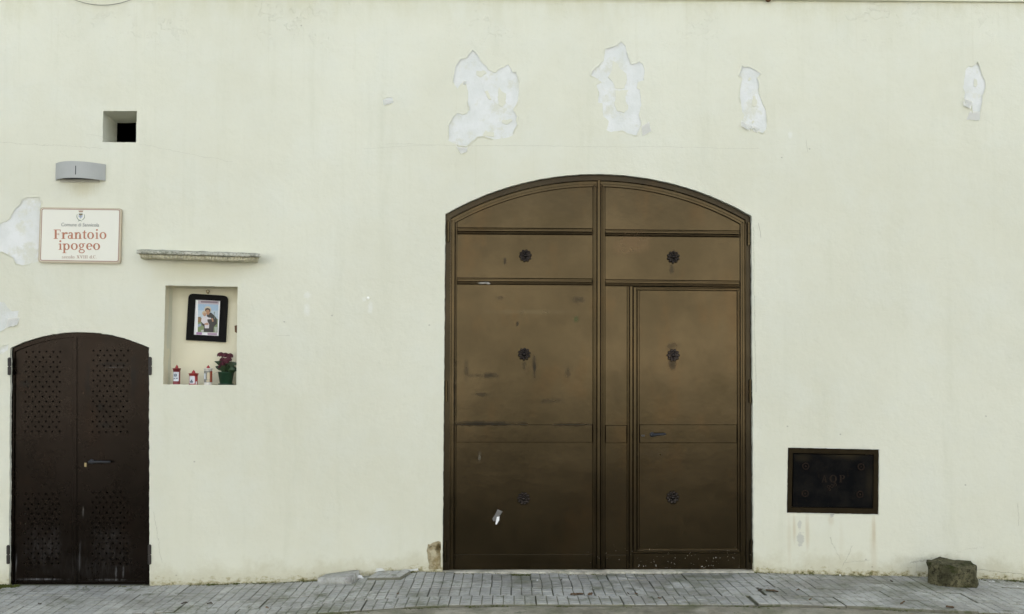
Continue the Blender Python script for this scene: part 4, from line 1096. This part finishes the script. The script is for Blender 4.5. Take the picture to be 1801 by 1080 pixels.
def cyl_patch(bm, c, r, a0, a1, z0, z1, n=8, rnd=0.0):
    """a printed label wrapped on a cylinder; angle 0 faces the viewer"""
    g = []
    for i in range(n+1):
        t = i/n; a = math.radians(a0+(a1-a0)*t)
        e = rnd*(1-math.sqrt(max(0, 1-(abs(2*t-1))**6)))
        g.append([bm.verts.new(Vector(c)+Vector((rr*math.sin(a), -rr*math.cos(a), z))) for rr, z in ((r, z0+e), (r, z1-e), (r-.001, z1-e), (r-.001, z0+e))])
    for a, b in zip(g, g[1:]):
        for k in range(4):
            j = (k+1) % 4; bm.faces.new((a[k], b[k], b[j], a[j]))
    bm.faces.new(g[0]); bm.faces.new(g[-1][::-1])
def candle(x0, x1, ytip, ylid, ybody, label, body_mat, lid_mat, y=.035):
    c = at((x0+x1)/2, 660, y); c.z = NF+.002
    pm = (DIST+y)/F*1.0
    r = (x1-x0)/2*pm; z = lambda py: at((x0+x1)/2, py, y).z - c.z
    root = empty('grave_candle', c); root.rotation_euler = (0, 0, math.radians(15)); tag(root, label, 'candle', 'grave candles in the niche')
    bm = bmesh.new(); zb = z(ybody)
    bm_lathe(bm, [(r*.92, 0), (r*.95, .004), (r*.90, .008), (r*.90, zb)], (0, 0, 0), 24); from_bm('body', bm, body_mat, root, True)
    bm = bmesh.new(); zl = z(ylid)
    bm_lathe(bm, [(r*.88, zb), (r*.95, zb+.002), (r, zl-.004), (r*1.08, zl-.003), (r*1.08, zl), (r*.5, zl+.003), (r*.4, zl+.003)], (0, 0, 0), 24); from_bm('lid', bm, lid_mat, root, True)
    bm = bmesh.new(); zt = z(ytip)
    bm_lathe(bm, [(r*.40, zl+.003), (r*.38, zl+.4*(zt-zl)), (r*.2, zl+.75*(zt-zl)), (.0008, zt)], (0, 0, 0), 14); from_bm('flame_cap', bm, M_FLAME, root, True)
    return root, r*.90, z
r1, rr, z = candle(304, 317.6, 641.5, 648, 652, 'tall dark red candle with square white label, leftmost in the niche', M_CDRED, M_CDRED)
bm = bmesh.new(); cyl_patch(bm, (0, 0, 0), rr+.0012, -62, 38, z(670.3), z(654.2)); lb = from_bm('label_sticker', bm, M_LABEL, r1)
bm = bmesh.new()
for (a0, a1, za, zb) in ((-42, -30, 658, 662), (-25, -14, 657, 663), (-8, 6, 657.5, 662), (-48, -20, 665, 666.5), (-10, 20, 664.5, 666)): cyl_patch(bm, (0, 0, 0), rr+.0018, a0, a1, z(zb), z(za), 3)
o = from_bm('label_print', bm, M_LABDK, lb)
r2, rr, z = candle(332.3, 348.5, 650.7, 656.8, 660.5, 'short bright red candle with rounded pink edged label in the niche', M_CRED, M_CRED)
bm = bmesh.new(); cyl_patch(bm, (0, 0, 0), rr+.0012, -62, 22, z(675), z(661), 10, .006); lb = from_bm('label_sticker', bm, M_PINK, r2)
bm = bmesh.new(); cyl_patch(bm, (0, 0, 0), rr+.0018, -55, 15, z(674), z(662), 10, .006); from_bm('label_print', bm, M_LABEL, lb)
bm = bmesh.new(); cyl_patch(bm, (0, 0, 0), rr+.0024, -46, -2, z(673), z(670), 6, .004); cyl_patch(bm, (0, 0, 0), rr+.0024, -32, -14, z(670), z(667.6), 3); from_bm('label_drawing', bm, M_LABDK, lb)
bm = bmesh.new(); cyl_patch(bm, (0, 0, 0), rr+.0012, 34, 52, z(676), z(671), 3); from_bm('price_sticker', bm, M_PAPER, r2)
r3, rr, z = candle(358.6, 373.6, 642, 648.3, 651.8, 'white capped candle with a printed portrait wrap beside the flowerpot', M_WHITE, M_WHITE)
bm = bmesh.new(); cyl_patch(bm, (0, 0, 0), rr+.0012, -80, 84, z(672.5), z(652.4), 16); lb = from_bm('printed_wrap', bm, simple('grey_wrap_print', (.20, .20, .17), .5, 0, .3, 80, 0), r3)
bm = bmesh.new(); cyl_patch(bm, (0, 0, 0), rr+.0018, 28, 82, z(672), z(653), 6); from_bm('wrap_side_print', bm, M_RUSTP, lb)
bm = bmesh.new(); cyl_patch(bm, (0, 0, 0), rr+.0018, -14, 26, z(668), z(655), 8, .010); cyl_patch(bm, (0, 0, 0), rr+.0018, -22, 22, z(671.5), z(668.6), 6); from_bm('portrait_print', bm, M_CREAM, lb)
bm = bmesh.new(); cyl_patch(bm, (0, 0, 0), rr+.0019, -72, -36, z(667), z(656.5), 8, .010); from_bm('figure_print', bm, M_LABEL, lb)

pc = at(397.5, 660, .062); pc.z = NF+.002
pl = empty('potted_plant', pc); tag(pl, 'dark red flowering plant in a small green plastic pot in the niche', 'potted plant')
bm = bmesh.new(); h = at(397, 654, .062).z - pc.z
bm_lathe(bm, [(.056, 0), (.060, .004), (.058, .010), (.046, .010), (.047, .012), (.060, h-.006), (.063, h-.005), (.063, h), (.058, h), (.056, h-.012), (0, h-.014)], (0, 0, 0), 26)
from_bm('pot', bm, M_POT, pl, True)
bm = bmesh.new(); bm_lathe(bm, [(.056, h-.012), (.03, h-.004), (0, h-.002)], (0, 0, 0), 16); from_bm('soil', bm, M_SOIL, pl)
rl = random.Random(5)
def leaf_bm(bm, base, d, L, W_, bend, up=Vector((0, 0, 1)), n=6):
    d = d.normalized(); side = d.cross(up)
    side = side.normalized() if side.length > 1e-4 else Vector((1, 0, 0))
    nrm = side.cross(d).normalized(); rows = []
    for i in range(n+1):
        t = i/n; wv = W_*math.sin(math.pi*min(1, t*.93+.05))**.7*(1-.25*t)
        p = base + d*L*t - nrm*bend*t*t*L
        rows.append([bm.verts.new(p - side*wv + nrm*wv*.25), bm.verts.new(p), bm.verts.new(p + side*wv + nrm*wv*.25)])
    for a, b in zip(rows, rows[1:]):
        bm.faces.new((a[0], a[1], b[1], b[0])); bm.faces.new((a[1], a[2], b[2], b[1]))
for k in range(42):
    a = rl.uniform(0, 6.283); e = rl.uniform(-.15, 1.0); bm = bmesh.new()
    leaf_bm(bm, Vector((math.cos(a)*.014, math.sin(a)*.014, h + rl.uniform(-.004, .05))), Vector((math.cos(a)*math.cos(e), math.sin(a)*math.cos(e)*.8, math.sin(e))), rl.uniform(.05, .080), rl.uniform(.017, .026), rl.uniform(.1, .5), Vector((rl.gauss(0, .4), -1, rl.uniform(.1, 1.0))))
    from_bm('leaf', bm, M_LEAF, pl, True)
bm = bmesh.new()
leaf_bm(bm, Vector((-.03, -.03, h)), Vector((-.9, -.4, .1)), .07, .006, .5); leaf_bm(bm, Vector((.03, -.03, h+.02)), Vector((.8, -.2, .2)), .05, .006, .2)
from_bm('leaf', bm, M_LEAF, pl, True)
def flower_head(c, r, nf):
    bm = bmesh.new()
    for k in range(nf):
        v = Vector((rl.gauss(0, 1), rl.gauss(0, 1), abs(rl.gauss(0, 1))*.8+.1)).normalized()
        b = c + v*r*rl.uniform(.6, 1.0)
        t1 = v.orthogonal().normalized(); t2 = v.cross(t1); ph = rl.uniform(0, 6)
        for m in range(5):
            a = ph + m*1.2566; d = (t1*math.cos(a)+t2*math.sin(a))*.85 + v*.5
            leaf_bm(bm, b, d, .0125, .0062, .3, v, 2)
    return from_bm('flower_head', bm, M_FLOWER, pl)
for (px, py, r, nf, y) in ((388, 625.5, .026, 34, .05), (396, 627, .028, 36, .06), (404.5, 627.5, .026, 34, .06), (392, 634, .024, 26, .035), (402, 633.5, .024, 28, .04), (391, 641, .020, 20, .02), (398, 637, .020, 20, .025), (386, 646, .008, 5, .01)):
    flower_head(at(px, py, y)-pc, r*.92, nf*2)
bm = bmesh.new()
for k in range(8):
    a = rl.uniform(0, 6.28); bm_tube(bm, [Vector((math.cos(a)*.01, math.sin(a)*.01, h)), Vector((math.cos(a)*.03, math.sin(a)*.03, h+.10))], .002, 6)
from_bm('stem', bm, M_LEAF, pl)

# ------------------------------------------------------------------ loose stones on the pavement
def rock(name, quad_bot, hgt, taper, mat, seed, amp=.012, sub=5, fq=7):
    bm = bmesh.new()
    c = sum((Vector(p) for p in quad_bot), Vector())/len(quad_bot)
    top = [c + (Vector(p)-c)*taper + Vector((0, 0, hgt[i] if isinstance(hgt, (list, tuple)) else hgt)) for i, p in enumerate(quad_bot)]
    bm_prism(bm, [Vector(p)-c for p in top], [Vector(p)-c for p in quad_bot])
    bmesh.ops.triangulate(bm, faces=[f for f in bm.faces if len(f.verts) > 4])
    bmesh.ops.bevel(bm, geom=bm.edges[:], offset=.012, segments=2, profile=.6)
    bmesh.ops.subdivide_edges(bm, edges=bm.edges[:], cuts=sub, use_grid_fill=True)
    bmesh.ops.triangulate(bm, faces=bm.faces[:])
    for v in bm.verts:
        p = v.co + Vector((seed, 0, 0))
        q = noise.noise_vector(p*fq)*amp + noise.noise_vector(p*fq*3)*amp*.45 + noise.noise_vector(p*fq*8)*amp*.2
        v.co += q
    o = from_bm(name, bm, mat, None, True); o.location = c
    return o
b = ground_at(1688, 1034); z0 = gz(b.x, b.y)
A = lambda dx, y: Vector((b.x+dx, y, z0-.006))
yb = b.y
o = rock('stone_block', [A(-.13, yb+.035), A(-.01, yb), A(.11, yb+.012), A(.165, yb+.09), A(.15, yb+.19), A(-.04, yb+.22), A(-.155, yb+.20), A(-.18, yb+.12)], [.175, .145, .140, .150, .160, .180, .185, .185], 1.04, M_BLOCK, 2.0, .020, 4, 8)
tag(o, 'rough lichen covered stone block standing by the wall', 'stone block')

# broken kerbstone piece and a loose paving slab leaning at the wall
def onslab(px, py): return ground_at(px, py)
g0, g1 = ground_at(557, 1028), ground_at(618, 1027.5)
o = rock('kerbstone', [g0+Vector((0, 0, -.01)), g1+Vector((0, 0, -.01)), Vector((g1.x+.03, -.012, g1.z-.01)), Vector((g0.x+.04, -.012, g0.z-.01))], [.052, .058, .066, .06], .94, M_KSTONE, 5.0, .006, 3, 9)
tag(o, 'broken pale kerbstone piece lying at the wall foot left of the loose slab', 'kerbstone')
lb_, rb_ = ground_at(641, 1021.5), ground_at(699, 1020.5)
W_ = (rb_-lb_).length; me = slab_mesh(40, W_, .21, False)
o = link('loose_slab', me)
ux = (rb_-lb_).normalized(); uy = Vector((.12, 1, .035)); uz = ux.cross(uy).normalized(); uy = uz.cross(ux)
m = Matrix((ux, uy, uz)).transposed().to_4x4(); m.translation = (lb_+rb_)/2 + uy*.105 + Vector((.02, 0, .024)); o.matrix_world = m
for v in me.vertices:
    if v.co.z < -.02: v.co.z = -.025
tag(o, 'loose grooved paving slab lying against the wall left of the gate', 'paving slab')

chunk = None
for (px, py, s, lab) in ((631, 1017, .026, 'largest white plaster lump between the kerbstone and the loose slab'), (637.5, 1017.5, .011, None), (619.5, 1024, .011, None), (626.5, 1018.5, .009, None), (945, 1021, .006, None), (1476, 1011, .010, None), (1747, 1023, .009, None), (1741, 1023.5, .006, None), (1705, 1034, .006, None), (1790, 1032, .006, None), (1740, 1028, .005, None)):
    bm = bmesh.new(); bmesh.ops.create_icosphere(bm, subdivisions=2, radius=s)
    for v in bm.verts: v.co += noise.noise_vector(v.co*50+Vector((px, 0, 0)))*s*.5; v.co.z *= .6
    o = from_bm('plaster_lump', bm, M_CHUNK); p = ground_at(px, py); o.location = (p.x, min(p.y, -.015), gz(p.x, min(p.y, -.015)) + s*.3)
    tag(o, lab or 'tiny white plaster crumb lying on the pavement', 'plaster lump', 'white plaster crumbs along the wall foot')

def dry_leaf(px, py, L, Wd, a, label, mat, seed):
    rr = random.Random(seed); p = ground_at(px, py); bm = bmesh.new()
    N = 8; rows = []
    for i in range(N+1):
        t = i/N; wv = Wd*math.sin(math.pi*min(1, t*.95+.03))*(1+.25*noise.noise(Vector((t*6, seed, 0))))
        z = .002 + .004*math.sin(t*3+seed) + rr.uniform(0, .002)
        rows.append([bm.verts.new((L*(t-.5), -wv, z+.003+rr.uniform(-.002, .002))), bm.verts.new((L*(t-.5), 0, z-.003)), bm.verts.new((L*(t-.5), wv, z+.004+rr.uniform(-.002, .003)))])
    for q, r in zip(rows, rows[1:]):
        bm.faces.new((q[0], q[1], r[1], r[0])); bm.faces.new((q[1], q[2], r[2], r[1]))
    bmesh.ops.solidify(bm, geom=bm.faces[:], thickness=.0008)
    o = from_bm('dry_leaf', bm, mat); o.location = (p.x, p.y, p.z+.004); o.rotation_euler = (rr.uniform(-.2, .2), rr.uniform(-.2, .2), a)
    tag(o, label, 'leaf', 'dry leaves on the pavement')
dry_leaf(1358, 1041, .085, .030, -.3, 'large curled brown leaf on the pavement right of the gate', M_DRY, 1)
dry_leaf(1011, 1047, .065, .026, .3, 'reddish brown leaf on the pavement before the middle of the gate', M_DRY, 2)
dry_leaf(1020, 1045.5, .05, .014, .1, 'thin brown leaf sliver touching the reddish leaf before the gate', M_DRY, 3)
dry_leaf(1038, 1046.5, .04, .02, .5, 'small brown leaf just right of the reddish leaf before the gate', M_DRY, 4)
dry_leaf(1337, 1040, .035, .014, .2, 'small dark leaf beside the large curled leaf right of the gate', M_DRYD, 5)
dry_leaf(324, 1063, .05, .013, .05, 'dark narrow leaf on the pavement right of the small door', M_DRYD, 6)
dry_leaf(369, 1063.5, .04, .016, 0, 'dark leaf farther right of the small door, nearer the road', M_DRYD, 7)
dry_leaf(1671, 1069.5, .055, .022, 0, 'brown leaf by the road edge in front of the stone block', M_DRY, 8)
for i, (px, py) in enumerate(((1105, 1046), (1119, 1045.5), (1160, 1053), (1425, 1055.5), (1589, 1061), (1586, 1064), (470, 1071), (1568, 1023.5), (70, 1063), (700, 1045), (987, 1021.5), (1403, 1040))):
    dry_leaf(px, py, random.uniform(.014, .028), random.uniform(.004, .008), random.uniform(-.3, .3), 'tiny scrap of dry leaf litter on the grey pavement', random.choice((M_DRY, M_DRYD)), 20+i)

# moss tufts in the joint between wall and pavement, by the thresholds and along the road edge
rm = random.Random(9); V = []; Fc = []
def tuft(x, y, z, s):
    for k in range(5):
        a = rm.uniform(0, 6.28); w_ = s*rm.uniform(.25, .5); hh = s*rm.uniform(.5, 1.0)
        c = Vector((x+rm.gauss(0, s*.5), y+rm.gauss(0, s*.3), z)); d = Vector((math.cos(a), math.sin(a), 0))*w_; e = Vector((-d.y, d.x, 0))
        i = len(V); V.extend([tuple(c+d), tuple(c-d*.5+e), tuple(c-d*.5-e), tuple(c+Vector((rm.gauss(0, s*.2), rm.gauss(0, s*.2), hh)))])
        Fc.extend([(i, i+1, i+3), (i+1, i+2, i+3), (i+2, i, i+3)])
def along(pxa, pxb, n, s, yoff=-.012, jit=.012):
    for _ in range(n):
        px = rm.uniform(pxa, pxb); x = at(px, 1010).x
        if noise.noise(Vector((x*3.1, 5, 0))) < -.05 and rm.random() < .7: continue
        y = yoff - abs(rm.gauss(0, jit)); tuft(x, y, gz(x, y)-.002, s*rm.uniform(.5, 1.3))
along(-10, 14, 60, .014); along(4, 34, 220, .018, -.01, .03); along(500, 560, 60, .008); along(365, 380, 30, .010); along(410, 420, 60, .014, -.004); along(30, 262, 110, .007, -.014, .02); along(264, 560, 260, .006); along(420, 470, 40, .010); along(640, 770, 120, .008); along(700, 740, 60, .012, -.005)
along(782, 900, 60, .006, -.03); along(900, 935, 90, .007, -.05, .03); along(935, 1325, 200, .006, -.03, .01); along(1325, 1440, 120, .008); along(1440, 1640, 160, .006); along(1700, 1801, 200, .008, -.012, .03); along(1720, 1770, 120, .006, -.03, .06)
for _ in range(750):
    px = rm.uniform(400, 1801); x = at(px, 1065, -PW).x
    if noise.noise(Vector((x*2.3, 11, 0))) < .05: continue
    y = -PW - abs(rm.gauss(0, .018)); tuft(x, y, roadz(x, y)-.001, .006*rm.uniform(.5, 1.4))
me = bpy.data.meshes.new('moss'); me.from_pydata(V, [], Fc)
tag(link('moss', me, M_MOSS), 'moss and weeds growing along the wall foot and road edge', 'moss', kind='stuff')

# loose grit swept against the wall foot and along the road edge
rg = random.Random(12); V = []; Fc = []
def grain(x, y, z, s):
    i = len(V); c = Vector((x, y, z+s*.3))
    for d in ((1, 0, 0), (-1, 0, 0), (0, 1, 0), (0, -1, 0), (0, 0, .7), (0, 0, -.7)):
        V.append(tuple(c + Vector(d)*s*rg.uniform(.6, 1.1)))
    Fc.extend([(i+a, i+b, i+4) for a, b in ((0, 2), (2, 1), (1, 3), (3, 0))] + [(i+b, i+a, i+5) for a, b in ((0, 2), (2, 1), (1, 3), (3, 0))])
for _ in range(1500):
    px = rg.uniform(-5, 1801)
    if 30 < px < 255 and rg.random() < .6: continue
    x = at(px, 1010).x; y = -abs(rg.gauss(0, .03)) - (.03 if 780 < px < 1325 else .006); grain(x, y, gz(x, y), rg.uniform(.0012, .0042))
for _ in range(700):
    px = rg.uniform(450, 1801); x = at(px, 1065, -PW).x; y = -PW + rg.gauss(-.02, .03); grain(x, y, gz(x, y) if y > -PW else roadz(x, y), rg.uniform(.001, .004))
me = bpy.data.meshes.new('grit'); me.from_pydata(V, [], Fc)
tag(link('grit', me, simple('brown_grit', (.22, .19, .13), .95, 0, .6, 300, .1, spec=.1)), 'loose brown grit along the wall foot and road edge', 'grit', kind='stuff')

# ------------------------------------------------------------------ things at the top edge of the wall
bm = bmesh.new(); p = at(1349, 3, 0)
bm_tube(bm, [p + Vector((0, .01, .02)), p + Vector((0, -.03, .012)), p + Vector((0, -.045, .0))], [.016, .018, .020], 12)
o = from_bm('pipe_stub', bm, M_RUST, None, True); tag(o, 'rusty pipe stub poking from the top of the wall', 'pipe')
bm = bmesh.new(); pts = []
for i in range(21):
    t = i/20; px = 118 + 125*t; py = -6 + 15*(1-(2*t-1)**2) ; pts.append(at(px, py, -.012))
bm_tube(bm, pts, .0022, 6)
o = from_bm('cable', bm, M_CABLE, None, True); tag(o, 'thin grey cable sagging at the top of the wall over the window', 'cable')

# ------------------------------------------------------------------ unseen sunlit house row, added to bounce light onto the facade
ob = tag(empty('bounce_house_row', (0, -19, 0)), 'unseen pale house row across the street, added to bounce sunlight', 'house')
M_OPP = simple('warm_white_stucco', (.74, .73, .69), .9, 0, .06, 1.5, .1)
M_SHUT = simple('green_shutter', (.06, .10, .07), .6)
bm = bmesh.new(); bm_box(bm, (-26, -27, -.5), (26, -19, 6.2)); adopt(from_bm('wall', bm, M_OPP), ob)
bm = bmesh.new(); bm_box(bm, (-26.2, -19.25, 6.2), (26.2, -18.75, 6.45)); adopt(from_bm('cornice', bm, M_OPP), ob)
for k in range(-6, 7):
    x = k*3.9 + .7
    bm = bmesh.new(); bm_box(bm, (x-.55, -19.02, 3.6), (x+.55, -18.95, 5.1)); adopt(from_bm('shutter', bm, M_SHUT), ob)
    if k % 2 == 0:
        bm = bmesh.new(); bm_box(bm, (x-.6, -19.02, -.2), (x+.6, -18.96, 2.3)); adopt(from_bm('door', bm, M_SHUT), ob)
